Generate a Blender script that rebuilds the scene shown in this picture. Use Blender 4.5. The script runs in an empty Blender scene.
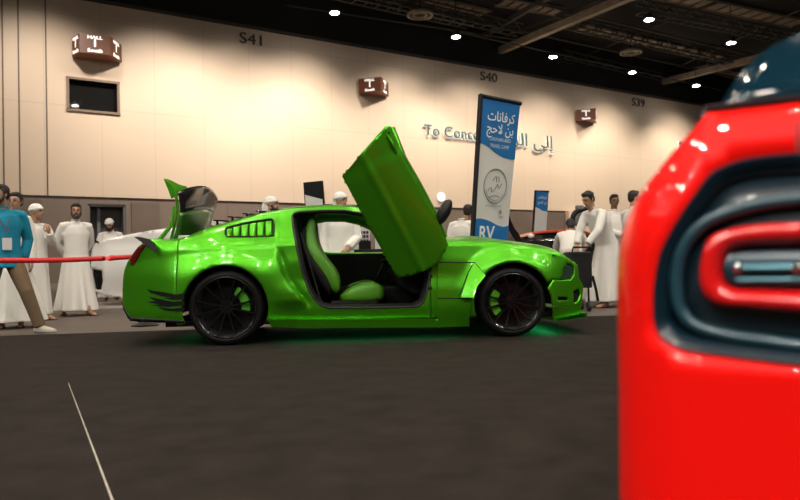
import bpy, bmesh, math, random
from mathutils import Vector, Matrix, geometry, noise
R = math.radians
random.seed(7)
scene = bpy.context.scene
COL = scene.collection

# ------------------------------------------------------------------ camera
F_PX = 700.0
CAM = Vector((0, 0, 0.763))
_p, _r = 11 / 700.0, R(1.2)
FW = Vector((0, math.cos(_p), math.sin(_p)))
_R0 = Vector((1, 0, 0)); _U0 = Vector((0, -math.sin(_p), math.cos(_p)))
RT = math.cos(_r) * _R0 - math.sin(_r) * _U0
UP = math.cos(_r) * _U0 + math.sin(_r) * _R0
cd = bpy.data.cameras.new('camera'); cam = bpy.data.objects.new('camera', cd); COL.objects.link(cam)
cam.matrix_world = Matrix(((RT.x, UP.x, -FW.x, CAM.x), (RT.y, UP.y, -FW.y, CAM.y), (RT.z, UP.z, -FW.z, CAM.z), (0, 0, 0, 1)))
cd.sensor_width = 36.0; cd.lens = F_PX / 800 * 36; cd.clip_start = 0.05; cd.clip_end = 300
cd.dof.use_dof = True; cd.dof.focus_distance = 6.9; cd.dof.aperture_fstop = 2.3
scene.camera = cam

def ray(px, py):
    return FW + RT * ((px - 400) / F_PX) + UP * ((250 - py) / F_PX)
def at(px, py, Y):
    d = ray(px, py); return CAM + d * (Y / d.y)
def on_ground(px, py, z=0.0):
    d = ray(px, py); return CAM + d * ((z - CAM.z) / d.z)

# ------------------------------------------------------------------ mesh builder
class MB:
    def __init__(s): s.v = []; s.f = []; s.m = []
    def add(s, vs, fs, mi=0):
        o = len(s.v); s.v += [Vector(v) for v in vs]
        s.f += [tuple(i + o for i in f) for f in fs]; s.m += [mi] * len(fs); return s
    def box(s, c, d, rot=None, mi=0):
        c = Vector(c); hx, hy, hz = d[0] / 2, d[1] / 2, d[2] / 2
        vs = [Vector((x, y, z)) for z in (-hz, hz) for y in (-hy, hy) for x in (-hx, hx)]
        if rot is not None: vs = [rot @ v for v in vs]
        return s.add([v + c for v in vs], [(0, 2, 3, 1), (4, 5, 7, 6), (0, 1, 5, 4), (2, 6, 7, 3), (0, 4, 6, 2), (1, 3, 7, 5)], mi)
    def rings(s, rings, closed=True, cap=True, mi=0):
        n = len(rings[0]); vs = [p for r in rings for p in r]; fs = []
        for i in range(len(rings) - 1):
            for j in range(n if closed else n - 1):
                k = (j + 1) % n
                fs.append((i * n + j, i * n + k, (i + 1) * n + k, (i + 1) * n + j))
        if cap and closed:
            fs.append(tuple(range(n - 1, -1, -1))); b = (len(rings) - 1) * n; fs.append(tuple(range(b, b + n)))
        return s.add(vs, fs, mi)
    def tube(s, path, r, n=8, cap=True, mi=0, loop=False, flat=1.0):
        path = [Vector(p) for p in path]; N = len(path)
        rr = r if isinstance(r, (list, tuple)) else [r] * N
        prev = None; rings = []
        for i, p in enumerate(path):
            if loop: t = path[(i + 1) % N] - path[i - 1]
            else: t = path[min(i + 1, N - 1)] - path[max(i - 1, 0)]
            if t.length < 1e-9: t = Vector((0, 0, 1))
            t.normalize()
            if prev is None:
                a = Vector((0, 0, 1)) if abs(t.z) < 0.9 else Vector((0, 1, 0))
            else: a = prev
            u = (a - t * a.dot(t)); u.normalize(); w = t.cross(u); prev = u
            rings.append([p + (u * math.cos(2 * math.pi * k / n) + w * math.sin(2 * math.pi * k / n) * flat) * rr[i] for k in range(n)])
        if loop: rings.append(rings[0]); cap = False
        return s.rings(rings, True, cap, mi)
    def cyl(s, a, b, r0, r1=None, n=16, mi=0):
        return s.tube([a, b], [r0, r0 if r1 is None else r1], n, True, mi)
    def lathe(s, prof, M=None, n=32, mi=0, closed_prof=False):
        # prof: list of (radius, height) turned about local Z, placed by matrix M
        M = M or Matrix.Identity(4); rings = []
        for (r, h) in prof:
            rings.append([M @ Vector((r * math.cos(2 * math.pi * k / n), r * math.sin(2 * math.pi * k / n), h)) for k in range(n)])
        if closed_prof: rings.append(rings[0])
        return s.rings(rings, True, not closed_prof, mi)
    def ell(s, c, rad, rot=None, nu=14, nv=9, mi=0):
        c = Vector(c); rings = []
        for i in range(nv + 1):
            a = math.pi * (i + 0.02) / (nv + 0.04) - math.pi / 2
            ring = []
            for k in range(nu):
                b = 2 * math.pi * k / nu
                v = Vector((rad[0] * math.cos(a) * math.cos(b), rad[1] * math.cos(a) * math.sin(b), rad[2] * math.sin(a)))
                if rot is not None: v = rot @ v
                ring.append(c + v)
            rings.append(ring)
        return s.rings(rings, True, True, mi)
    def grid(s, rows, mi=0):
        return s.rings(rows, closed=False, cap=False, mi=mi)
    def prism(s, poly, fn, w0, w1, mi=0):
        n = len(poly)
        vs = [fn(u, v, w0) for u, v in poly] + [fn(u, v, w1) for u, v in poly]
        fs = [tuple(range(n - 1, -1, -1)), tuple(range(n, 2 * n))] + [(i, (i + 1) % n, n + (i + 1) % n, n + i) for i in range(n)]
        return s.add(vs, fs, mi)
    def build(s, name, mats, parent=None, smooth=True, angle=40, bevel=0, bseg=2, solid=0, soff=-1, sub=0, fixn=True):
        me = bpy.data.meshes.new(name)
        me.from_pydata([tuple(v) for v in s.v], [], s.f)
        if not isinstance(mats, (list, tuple)): mats = [mats]
        for m in mats: me.materials.append(m)
        me.polygons.foreach_set('material_index', s.m)
        if fixn:
            bm = bmesh.new(); bm.from_mesh(me); bmesh.ops.recalc_face_normals(bm, faces=bm.faces); bm.to_mesh(me); bm.free()
        if smooth:
            me.polygons.foreach_set('use_smooth', [True] * len(me.polygons))
            me.set_sharp_from_angle(angle=R(angle))
        me.update()
        o = bpy.data.objects.new(name, me); COL.objects.link(o)
        if parent is not None: o.parent = parent
        if solid:
            m = o.modifiers.new('s', 'SOLIDIFY'); m.thickness = solid; m.offset = soff
        if bevel:
            m = o.modifiers.new('b', 'BEVEL'); m.width = bevel; m.segments = bseg; m.limit_method = 'ANGLE'; m.angle_limit = R(35); m.harden_normals = False
        if sub:
            m = o.modifiers.new('d', 'SUBSURF'); m.levels = sub; m.render_levels = sub
        return o

def thing(name, label, cat, loc=(0, 0, 0), rz=0, group=None):
    o = bpy.data.objects.new(name, None); COL.objects.link(o)
    o.location = loc; o.rotation_euler = (0, 0, rz); o.empty_display_size = 0.1
    return tag(o, label, cat, group)
def tag(o, label=None, cat=None, group=None, kind=None):
    if label: o['label'] = label
    if cat: o['category'] = cat
    if group: o['group'] = group
    if kind: o['kind'] = kind
    return o
def struct(o):
    o['kind'] = 'structure'; return o
def copy_tree(o, parent=None):
    c = o.copy(); COL.objects.link(c); c.parent = parent
    for ch in list(o.children): copy_tree(ch, c)
    return c

def in_poly(x, y, poly):
    c = False; n = len(poly); j = n - 1
    for i in range(n):
        xi, yi = poly[i][0], poly[i][1]; xj, yj = poly[j][0], poly[j][1]
        if (yi > y) != (yj > y) and x < (xj - xi) * (y - yi) / (yj - yi) + xi: c = not c
        j = i
    return c
def densify(poly, d, closed=True):
    out = []; n = len(poly)
    for i in range(n if closed else n - 1):
        a = poly[i]; b = poly[(i + 1) % n]
        L = math.hypot(b[0] - a[0], b[1] - a[1]); k = max(1, int(math.ceil(L / d)))
        for j in range(k): out.append((a[0] + (b[0] - a[0]) * j / k, a[1] + (b[1] - a[1]) * j / k))
    if not closed: out.append(tuple(poly[-1][:2]))
    return out
def smooth_poly(pts, k=6, closed=False):
    # Catmull-Rom through the points
    n = len(pts); out = []
    rng = range(n if closed else n - 1)
    g = (lambda i: pts[i % n]) if closed else (lambda i: pts[max(0, min(n - 1, i))])
    for i in rng:
        p0, p1, p2, p3 = g(i - 1), g(i), g(i + 1), g(i + 2)
        for j in range(k):
            t = j / k
            out.append(tuple(0.5 * (2 * b + (c - a) * t + (2 * a - 5 * b + 4 * c - d) * t * t + (3 * b - a - 3 * c + d) * t ** 3)
                             for a, b, c, d in zip(p0, p1, p2, p3)))
    if not closed: out.append(tuple(pts[-1]))
    return out
def interp(pts, x):
    if x <= pts[0][0]: return pts[0][1]
    for i in range(len(pts) - 1):
        if x <= pts[i + 1][0]:
            a, b = pts[i], pts[i + 1]; return a[1] + (b[1] - a[1]) * (x - a[0]) / max(1e-9, b[0] - a[0])
    return pts[-1][1]
def sm(t):
    t = max(0.0, min(1.0, t)); return t * t * (3 - 2 * t)

def sheet(outline, holes, fn, d=0.025, edge=None, extra=()):
    """triangulated sheet over a 2-D outline with holes, lifted by fn(u, v) -> point"""
    edge = edge or d
    loops = [densify(outline, edge)] + [densify(h, edge) for h in holes]
    vs = []; es = []
    for lp in loops:
        o = len(vs); n = len(lp); vs += lp; es += [(o + i, o + (i + 1) % n) for i in range(n)]
    bpts = list(vs)
    cell = {}
    for p in bpts: cell.setdefault((int(p[0] // d), int(p[1] // d)), []).append(p)
    us = [p[0] for p in loops[0]]; ws = [p[1] for p in loops[0]]
    nu = int((max(us) - min(us)) / d) + 2; nv = int((max(ws) - min(ws)) / (d * 0.866)) + 2
    for j in range(nv):
        for i in range(nu):
            u = min(us) + (i + 0.5 * (j % 2)) * d; w = min(ws) + j * d * 0.866
            if not in_poly(u, w, loops[0]) or any(in_poly(u, w, h) for h in loops[1:]): continue
            cu, cw = int(u // d), int(w // d); ok = True
            for a in (-1, 0, 1):
                for b in (-1, 0, 1):
                    for q in cell.get((cu + a, cw + b), ()):
                        if (q[0] - u) ** 2 + (q[1] - w) ** 2 < (0.5 * d) ** 2: ok = False
            if ok: vs.append((u, w))
    for q in extra:
        if in_poly(q[0], q[1], loops[0]): vs.append(q)
    r = geometry.delaunay_2d_cdt([Vector(v[:2]) for v in vs], es, [], 0, 1e-6)
    V, Fc = r[0], r[2]; fs = []
    for f in Fc:
        cx = sum(V[i][0] for i in f) / len(f); cy = sum(V[i][1] for i in f) / len(f)
        if in_poly(cx, cy, loops[0]) and not any(in_poly(cx, cy, h) for h in loops[1:]): fs.append(tuple(f))
    mb = MB(); mb.add([fn(v[0], v[1]) for v in V], fs)
    used = set(i for f in mb.f for i in f); mp = {}; nvs = []
    for i in sorted(used): mp[i] = len(nvs); nvs.append(mb.v[i])
    mb.v = nvs; mb.f = [tuple(mp[i] for i in f) for f in mb.f]
    return mb

# ------------------------------------------------------------------ materials
def mat(name, col, rough=0.5, metal=0.0, coat=0.0, em=None, ems=1.0, var=0.0, vscale=8.0, bump=0.0, bscale=60.0, trans=0.0, spec=0.5, alpha=1.0, sheen=0.0, flake=False, coatr=0.05):
    m = bpy.data.materials.new(name); m.use_nodes = True
    nt = m.node_tree; b = nt.nodes['Principled BSDF']
    c = (col[0], col[1], col[2], 1)
    b.inputs['Base Color'].default_value = c
    b.inputs['Roughness'].default_value = rough; b.inputs['Metallic'].default_value = metal
    b.inputs['Coat Weight'].default_value = coat; b.inputs['Coat Roughness'].default_value = coatr
    b.inputs['Transmission Weight'].default_value = trans; b.inputs['Specular IOR Level'].default_value = spec
    b.inputs['Alpha'].default_value = alpha; b.inputs['Sheen Weight'].default_value = sheen
    if em is not None:
        b.inputs['Emission Color'].default_value = (em[0], em[1], em[2], 1); b.inputs['Emission Strength'].default_value = ems
    tc = None
    if var or bump or flake: tc = nt.nodes.new('ShaderNodeTexCoord')
    if var:
        n = nt.nodes.new('ShaderNodeTexNoise'); n.inputs['Scale'].default_value = vscale; n.inputs['Detail'].default_value = 4
        rp = nt.nodes.new('ShaderNodeMapRange'); rp.inputs['To Min'].default_value = 1 - var; rp.inputs['To Max'].default_value = 1 + var
        rp.inputs['From Min'].default_value = 0.3; rp.inputs['From Max'].default_value = 0.7
        mx = nt.nodes.new('ShaderNodeVectorMath'); mx.operation = 'SCALE'; mx.inputs[0].default_value = col[:3]
        nt.links.new(tc.outputs['Object'], n.inputs['Vector']); nt.links.new(n.outputs['Fac'], rp.inputs['Value'])
        nt.links.new(rp.outputs['Result'], mx.inputs['Scale']); nt.links.new(mx.outputs['Vector'], b.inputs['Base Color'])
    if bump:
        n = nt.nodes.new('ShaderNodeTexNoise'); n.inputs['Scale'].default_value = bscale; n.inputs['Detail'].default_value = 3
        bp = nt.nodes.new('ShaderNodeBump'); bp.inputs['Strength'].default_value = bump; bp.inputs['Distance'].default_value = 0.02
        nt.links.new(tc.outputs['Object'], n.inputs['Vector']); nt.links.new(n.outputs['Fac'], bp.inputs['Height']); nt.links.new(bp.outputs['Normal'], b.inputs['Normal'])
    return m

M = {}
def add_sheen(m, w, tint, r=.4):
    b = m.node_tree.nodes['Principled BSDF']; b.inputs['Sheen Weight'].default_value = w; b.inputs['Sheen Tint'].default_value = (*tint, 1); b.inputs['Sheen Roughness'].default_value = r
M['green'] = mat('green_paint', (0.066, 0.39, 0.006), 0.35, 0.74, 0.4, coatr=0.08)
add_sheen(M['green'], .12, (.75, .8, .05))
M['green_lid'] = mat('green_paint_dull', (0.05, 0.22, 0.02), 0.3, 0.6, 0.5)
M['green_seat'] = mat('green_leather', (0.07, 0.27, 0.008), 0.5, bump=0.15, bscale=150)
M['black_gloss'] = mat('black_gloss', (0.008, 0.008, 0.009), 0.15, coat=0.5)
M['black'] = mat('black_plastic', (0.008, 0.008, 0.009), 0.5, spec=.3)
M['rubber'] = mat('rubber', (0.012, 0.012, 0.012), 0.65, var=0.1, vscale=30)
M['tyre'] = mat('tyre_rubber', (0.007, 0.0065, 0.0065), 0.6, var=0.15, vscale=40, spec=.2)
M['rim'] = mat('black_alloy', (0.004, 0.004, 0.0045), 0.2, 0.0, 0.3)
M['barrel'] = mat('wheel_barrel', (0.22, 0.23, 0.22), 0.25, 0.9)
M['disc'] = mat('brake_steel', (0.03, 0.03, 0.03), 0.35, 0.9)
M['chrome'] = mat('chrome', (0.75, 0.75, 0.75), 0.12, 1.0)
M['glass'] = mat('dark_glass', (0.01, 0.012, 0.015), 0.05, spec=0.8, coat=0.3)
M['interior'] = mat('interior_black', (0.007, 0.007, 0.007), 0.7, var=0.2, spec=.2)
M['red'] = mat('red_paint', (0.76, 0.004, 0.002), 0.42, 0.0, 0.7, coatr=0.015, spec=.1)
M['carbon'] = mat('carbon', (0.02, 0.02, 0.022), 0.3, coat=0.6)
M['white_paint'] = mat('white_paint', (0.75, 0.73, 0.70), 0.3, coat=0.6)
M['tail'] = mat('tail_lamp_red', (0.10, 0.005, 0.005), 0.15, coat=0.8)
M['lens'] = mat('lamp_lens', (0.02, 0.05, 0.03), 0.08, coat=0.8)
# ------------------------------------------------------------------ hall
W0 = Vector((-13.1, 25.9, 0)); WD = Vector((0.838, 0.545, 0)).normalized(); WN = Vector((WD.y, -WD.x, 0))  # WN points to the hall
WH = 11.0
def wall_at(px, py):
    d = ray(px, py); k = (W0 - CAM).dot(WN) / d.dot(WN); P = CAM + d * k
    return ((P - W0).dot(WD), P.z)
def wp(t, z, off=0.0): return W0 + WD * t + WN * off + Vector((0, 0, z))
WROT = Matrix((( WD.x, WN.x, 0), (WD.y, WN.y, 0), (0, 0, 1)))

def wall_mat(name, col, bw, bh, line, off=0.0):
    m = mat(name, col, 0.6); nt = m.node_tree; b = nt.nodes['Principled BSDF']
    tc = nt.nodes.new('ShaderNodeTexCoord'); mp = nt.nodes.new('ShaderNodeMapping'); mp.vector_type = 'POINT'
    sp = nt.nodes.new('ShaderNodeSeparateXYZ'); cb = nt.nodes.new('ShaderNodeCombineXYZ')
    nt.links.new(tc.outputs['Object'], sp.inputs[0]); nt.links.new(sp.outputs['X'], cb.inputs['X']); nt.links.new(sp.outputs['Z'], cb.inputs['Y'])
    mp.inputs['Location'].default_value = (off, 0, 0)
    nt.links.new(cb.outputs[0], mp.inputs['Vector'])
    br = nt.nodes.new('ShaderNodeTexBrick'); br.offset = 0; br.squash = 1
    br.inputs['Scale'].default_value = 1; br.inputs['Brick Width'].default_value = bw; br.inputs['Row Height'].default_value = bh
    br.inputs['Mortar Size'].default_value = 0.02; br.inputs['Mortar Smooth'].default_value = 0.3
    br.inputs['Color1'].default_value = (*[c * 0.985 for c in col], 1); br.inputs['Color2'].default_value = (*[min(1, c * 1.015) for c in col], 1)
    br.inputs['Mortar'].default_value = (*[c * line for c in col], 1)
    nt.links.new(mp.outputs[0], br.inputs['Vector']); nt.links.new(br.outputs['Color'], b.inputs['Base Color'])
    return m
M['wall'] = wall_mat('wall_panel', (0.56, 0.445, 0.34), 2.0, 3.45, 0.86)
M['wall_low'] = wall_mat('wall_low_panel', (0.165, 0.125, 0.10), 1.45, 3.6, 0.6, 0.3)
M['floor'] = mat('hall_floor', (0.105, 0.085, 0.072), 0.6, var=0.10, vscale=1.3, spec=.2)
M['carpet'] = mat('black_carpet', (0.0165, 0.0125, 0.0105), 0.85, var=0.3, vscale=5.0, bump=0.3, bscale=250, spec=.12)
M['ceiling'] = mat('ceiling_black', (0.010, 0.0095, 0.009), 0.9)
M['steel_dark'] = mat('steel_dark', (0.05, 0.045, 0.038), 0.7)
M['steel_tan'] = mat('duct_tan', (0.27, 0.22, 0.16), 0.7, var=0.2, vscale=2)
M['lettering'] = mat('dark_lettering', (0.03, 0.022, 0.018), 0.6)
M['lamp_on'] = mat('lamp_on', (1, 1, 1), 0.5, em=(1, 0.93, 0.82), ems=140)

root_w = None
BAND = 3.47
def wall_slab(name, t0, t1, z0, z1, m, th=0.3, holes=(), off=0.0):
    mb = MB()
    ts = sorted({t0, t1, *[h[0] for h in holes], *[h[1] for h in holes]}); zs = sorted({z0, z1, *[h[2] for h in holes], *[h[3] for h in holes]})
    for a, b in zip(ts, ts[1:]):
        for c, d in zip(zs, zs[1:]):
            if any(h[0] <= (a + b) / 2 <= h[1] and h[2] <= (c + d) / 2 <= h[3] for h in holes): continue
            mb.box(((a + b) / 2, off - th / 2, (c + d) / 2), (b - a, th, d - c))
    o = mb.build(name, m, smooth=False)
    o.matrix_world = Matrix.Translation(W0) @ WROT.to_4x4()
    return struct(o)
tw0, zw1 = wall_at(67.5, 77.5); tw1, zw0 = wall_at(118.5, 114)
zw0 = wall_at(67.5, 109.5)[1]
hole = (tw0, tw1, zw0, zw1)
wall_slab('wall_back', -14, 75, BAND, WH, M['wall'], holes=[hole])
td0, zd = wall_at(88, 200); td1, _ = wall_at(126, 200)
wall_slab('wall_back', -14, 75, 0, BAND - 0.03, M['wall_low'], th=0.28, holes=[(td0, td1, 0, 3.2)], off=-0.06)
# black bulkhead over the wall
mb = MB(); mb.box((30, -0.35, (WH + 13.4) / 2 + .1), (90, 0.5, 13.4 - WH)); o = mb.build('trim_1', M['ceiling'], smooth=False); o.matrix_world = Matrix.Translation(W0) @ WROT.to_4x4(); struct(o)
mb = MB(); mb.box((30, 0.02, WH + 0.08), (90, 0.12, 0.10)); o = mb.build('trim_2', M['steel_dark'], smooth=False); o.matrix_world = Matrix.Translation(W0) @ WROT.to_4x4(); struct(o)
# window hole in the wall: frame, dark booth
mb = MB()
a, b, c, d = hole
mb.box(((a + b) / 2, -.9, (c + d) / 2), (b - a + .2, .05, d - c + .2))
for (cc, dd) in ((((a + b) / 2, -.6, c - .03), (b - a + .2, .6, .06)), (((a + b) / 2, -.6, d + .03), (b - a + .2, .6, .06)), ((a - .03, -.6, (c + d) / 2), (.06, .6, d - c)), ((b + .03, -.6, (c + d) / 2), (.06, .6, d - c))): mb.box(cc, dd)
o = mb.build('window_1', M['black'], smooth=False); o.matrix_world = Matrix.Translation(W0) @ WROT.to_4x4(); struct(o); win = o
mb = MB()
for (cc, dd) in ((((a + b) / 2, .02, c), (b - a + .12, .1, .09)), (((a + b) / 2, .02, d), (b - a + .12, .1, .09)), ((a, .02, (c + d) / 2), (.09, .1, d - c)), ((b, .02, (c + d) / 2), (.09, .1, d - c))): mb.box(cc, dd)
o = mb.build('window_frame', mat('window_frame_brown', (.17, .12, .085), .5), win, smooth=False)
mb = MB(); mb.box(((a + b) / 2, -.18, (c + d) / 2), (b - a, .02, d - c)); mb.build('pane', mat('booth_glass', (.01, .01, .01), .03, spec=.5), win, smooth=False)
# recessed doorway in the dark lower wall
mb = MB(); mb.box(((td0 + td1) / 2, -.6, 1.6), (td1 - td0 + .3, .05, 3.3)); o = mb.build('door_1', mat('doorway_dark', (.045, .036, .03), .6), smooth=False); o.matrix_world = Matrix.Translation(W0) @ WROT.to_4x4(); struct(o); dr = o
mb = MB(); mb.box((td0 + .45, -.5, 1.6), (.12, .1, 3.1)); mb.box((td0 + .04, -.3, 1.6), (.08, .4, 3.2)); mb.box((td1 - .04, -.3, 1.6), (.08, .4, 3.2)); mb.box(((td0 + td1) / 2, -.3, 3.16), (td1 - td0, .4, .08)); mb.build('door_frame', mat('door_frame_grey', (.13, .13, .14), .4), dr, smooth=False)
# more door leaves in the band
M['leaf'] = mat('door_leaf', (.13, .095, .075), .5, var=.1, vscale=1)
k = 2
for px0, px1 in ((20, 42), (132, 160), (405, 432), (500, 532), (536, 566)):
    a, _ = wall_at(px0, 230); b, _ = wall_at(px1, 230)
    mb = MB(); mb.box(((a + b) / 2, -.04, 1.65), (b - a, .06, 3.3)); o = mb.build('door_%d' % k, M['leaf'], smooth=False); o.matrix_world = Matrix.Translation(W0) @ WROT.to_4x4(); struct(o); k += 1
# strong vertical joints at the left of the wall
for i, px in enumerate((3, 19, 46.5)):
    t, _ = wall_at(px, 100)
    mb = MB(); mb.box((t, .005, (WH + BAND) / 2), (.05, .02, WH - BAND)); o = mb.build('trim_%d' % (3 + i), mat('joint_dark', (.10, .075, .055), .6), smooth=False); o.matrix_world = Matrix.Translation(W0) @ WROT.to_4x4(); struct(o)
t, _ = wall_at(566, 225); t2, _ = wall_at(600, 225)
mb = MB(); mb.box(((t + t2) / 2, .1, BAND / 2), (t2 - t, .3, BAND)); o = mb.build('trim_6', M['wall'], smooth=False); o.matrix_world = Matrix.Translation(W0) @ WROT.to_4x4(); struct(o)
mb = MB(); mb.box((30, .02, .1), (88, .08, .2)); o = mb.build('baseboard_back', mat('baseboard_tan', (.25, .19, .15), .5), smooth=False); o.matrix_world = Matrix.Translation(W0) @ WROT.to_4x4(); struct(o)

# floor and ceiling
mb = MB(); mb.box((15, 30, -.1), (110, 90, .2)); struct(mb.build('floor', M['floor'], smooth=False))
mb = MB(); mb.box((15, 25, 13.6), (110, 90, .3)); struct(mb.build('ceiling', M['ceiling'], smooth=False))
# black carpet: far edge measured on the floor, running past the show car
e0 = on_ground(0, 336.5); e1 = on_ground(600, 316.5)
ed = (e1 - e0).normalized(); en = Vector((ed.y, -ed.x, 0))
c0 = e0 - ed * 8; c1 = e0 + ed * 20
mb = MB(); h = Vector((0, 0, .008))
q = [c0, c1, c1 + en * 14, c0 + en * 14]
mb.add([p for p in q] + [p + h for p in q], [(3, 2, 1, 0), (4, 5, 6, 7), (0, 1, 5, 4), (1, 2, 6, 5), (2, 3, 7, 6), (3, 0, 4, 7)])
carpet = mb.build('carpet', M['carpet'], smooth=False); tag(carpet, 'black carpet laid on the hall floor under the green car', 'carpet')
# white line stuck to the carpet
a = on_ground(74, 398, .008); b = on_ground(113, 502, .008); dd = (b - a).normalized(); sd = Vector((dd.y, -dd.x, 0)) * .0035
mb = MB(); b2 = b + dd * 1.2; a2 = a - dd * 0.6
hh = Vector((0, 0, .0015))
q = [a2 - sd*.3, a2 + sd*.3, b2 + sd, b2 - sd]
mb.add(q + [p + hh for p in q], [(3, 2, 1, 0), (4, 5, 6, 7), (0, 1, 5, 4), (1, 2, 6, 5), (2, 3, 7, 6), (3, 0, 4, 7)])
tag(mb.build('carpet_seam_tape', mat('tape_white', (.5, .46, .40), .6, var=.3, vscale=30), smooth=False), 'thin pale tape line running across the black carpet', 'tape')

# ------------------------------------------------------------------ ceiling steel, ducts, lamps
def on_z(px, py, z):
    d = ray(px, py); return CAM + d * ((z - CAM.z) / d.z)
CZ = 12.2
def beam(name, p0, p1, w, hgt, m, truss=False, **k):
    mb = MB(); d = (p1 - p0); L = d.length; d.normalize(); s = Vector((0, 0, 1)).cross(d).normalized()
    rot = Matrix((d, s, Vector((0, 0, 1)))).transposed()
    if not truss: mb.box((p0 + p1) / 2, (L, w, hgt), rot)
    else:
        for dz in (-hgt / 2, hgt / 2):
            for ds in (-w / 2, w / 2):
                mb.box((p0 + p1) / 2 + Vector((0, 0, dz)) + s * ds, (L, .07, .07), rot)
        n = max(2, int(L / hgt / 1.2))
        for i in range(n):
            a = p0 + d * (L * i / n); b = p0 + d * (L * (i + 1) / n)
            u = Vector((0, 0, hgt / 2)) * (1 if i % 2 else -1)
            for ds in (-w / 2, w / 2): mb.cyl(a + u + s * ds, b - u + s * ds, .03, n=5)
            mb.cyl(a - Vector((0,0,hgt/2)) - s*w/2, a - Vector((0,0,hgt/2)) + s*w/2, .03, n=5)
    return mb.build(name, m, smooth=False)
def away(p, k): return p + (p - CAM) * k
B = []
B.append((beam('ceiling_beam', on_z(478, 60, CZ), on_z(640, -8, CZ), .32, .35, M['steel_tan']), 'tan ceiling beam running from the wall to the top edge of the photo'))
B.append((beam('ceiling_beam', on_z(655, 84, CZ), on_z(790, 50, CZ), .35, .35, M['steel_tan']), 'tan ceiling beam above the roof of the red car'))
B.append((beam('ceiling_beam', on_z(440, 62, CZ+.6), on_z(560, -10, CZ+.6), .2, .25, M['steel_dark']), 'dark ceiling beam left of the long tan one'))
for o, l in B: tag(o, l, 'beam', 'ceiling beams')
# trusses
for a, b, lab in (((560, 20), (740, 62), 'long lattice truss between the ceiling lamps over the right half'), ((400, 2), (520, 30), 'lattice truss over the middle banner near the round vent'), ((640, 8), (800, 40), 'lattice truss at the top right of the ceiling'), ((330, -10), (470, 22), 'lattice truss above the middle of the wall, highest in view'), ((560, 55), (720, 92), 'lattice truss low over the far end of the wall')):
    o = beam('ceiling_truss', on_z(a[0], a[1], CZ + .3), on_z(b[0], b[1], CZ + .3), .5, .5, M['steel_dark'], truss=True)
    tag(o, lab, 'truss', 'ceiling trusses')
# tan slatted service trays
for i, (a, b, n, lab) in enumerate((((428, 0), (486, 14), 7, 'tan slatted tray at the top of the photo'), ((580, 28), (720, 58), 16, 'tan slatted tray in the middle of the ceiling'), ((700, 66), (745, 78), 7, 'tan slatted tray above the far end of the wall'), ((500, 2), (560, 12), 6, 'tan slatted tray beside the long tan beam'), ((660, -6), (800, 24), 12, 'tan slatted tray in the top right corner'))):
    p0, p1 = on_z(a[0], a[1], 13.32), on_z(b[0], b[1], 13.32); d = p1 - p0; mb = MB(); s = Vector((0, 0, 1)).cross(d).normalized(); rot = Matrix((d.normalized(), s, Vector((0, 0, 1)))).transposed()
    for j in range(n):
        mb.box(p0 + d * ((j + .5) / n), (d.length / n * .72, .9, .05), rot)
    for sg in (-1, 1): mb.box((p0 + p1) / 2 + s * sg * .47, (d.length, .05, .12), rot)
    tag(mb.build('service_tray', M['steel_tan'], smooth=False), lab, 'tray', 'slatted trays under the ceiling')
# pipes
random.seed(3)
for i, (a, b, z, r_) in enumerate((((180, 2), (420, 52), 11.7, .035), ((250, 0), (520, 40), 12.4, .05), ((380, 0), (800, 92), 12.8, .06), ((450, 30), (720, 90), 12.0, .04), ((520, 0), (800, 66), 12.6, .05), ((600, 0), (470, 50), 12.9, .05), ((720, 0), (560, 66), 12.9, .05), ((800, 10), (650, 80), 12.95, .05))):
    mb = MB(); mb.cyl(on_z(*a, z), on_z(*b, z), r_, n=8)
    tag(mb.build('ceiling_pipe', M['steel_dark']), 'dark service pipe crossing under the black ceiling' , 'pipe', 'dark pipes under the ceiling')
# round vents
for px, py, lab in ((420, 16, 'round ringed ceiling vent above the middle of the wall'), (631, 53.5, 'round ringed ceiling vent near the right lamps')):
    p = on_z(px, py, 12.0); t = thing('ceiling_vent', lab, 'vent', p, 0, 'round ceiling vents')
    mb = MB(); mb.lathe([(.52, 0), (.60, 0), (.60, .12), (.52, .12)], n=32, closed_prof=True); mb.build('outer_ring', M['steel_tan'], t)
    mb = MB(); mb.lathe([(.28, .02), (.35, .02), (.35, .12), (.28, .12)], n=32, closed_prof=True); mb.build('inner_ring', M['steel_tan'], t)
    mb = MB(); mb.lathe([(.05, .06), (.52, .1), (.52, .14), (.05, .14)], n=24, closed_prof=True); mb.cyl((0, 0, .12), (0, 0, 1.0), .03); mb.build('grille_plate', M['black'], t)
# downlights: housing, glowing disc, rod, and a spot lamp of its own
M['lamp_body'] = mat('lamp_body', (.02, .02, .02), .5)
def lamp_obj(name, loc, energy, size, angle, blend, col, aim=None):
    l = bpy.data.lights.new(name, 'SPOT'); l.energy = energy; l.spot_size = R(angle); l.spot_blend = blend; l.shadow_soft_size = size; l.color = col
    o = bpy.data.objects.new(name, l); COL.objects.link(o); o.location = loc
    d = (aim - Vector(loc)) if aim is not None else Vector((0, 0, -1)); o.rotation_euler = d.to_track_quat('-Z', 'Y').to_euler()
    return o
LZ = 11.2
mbh = MB(); mbh.lathe([(.05, .30), (.17, .26), (.19, 0), (.165, 0), (.15, .05), (.02, .05)], n=20)
mbd = MB(); mbd.lathe([(.001, -.01), (.19, -.01), (.19, .01), (.001, .01)], n=20)
mbr = MB(); mbr.cyl((0, 0, .28), (0, 0, 1.9), .02, n=6)
lamp0 = thing('ceiling_lamp', 'x', 'lamp', (0, 0, 0), 0, 'round ceiling downlights')
mbh.build('lamp_housing', M['lamp_body'], lamp0); mbd.build('diffuser', M['lamp_on'], lamp0); mbr.build('rod', M['lamp_body'], lamp0)
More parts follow.
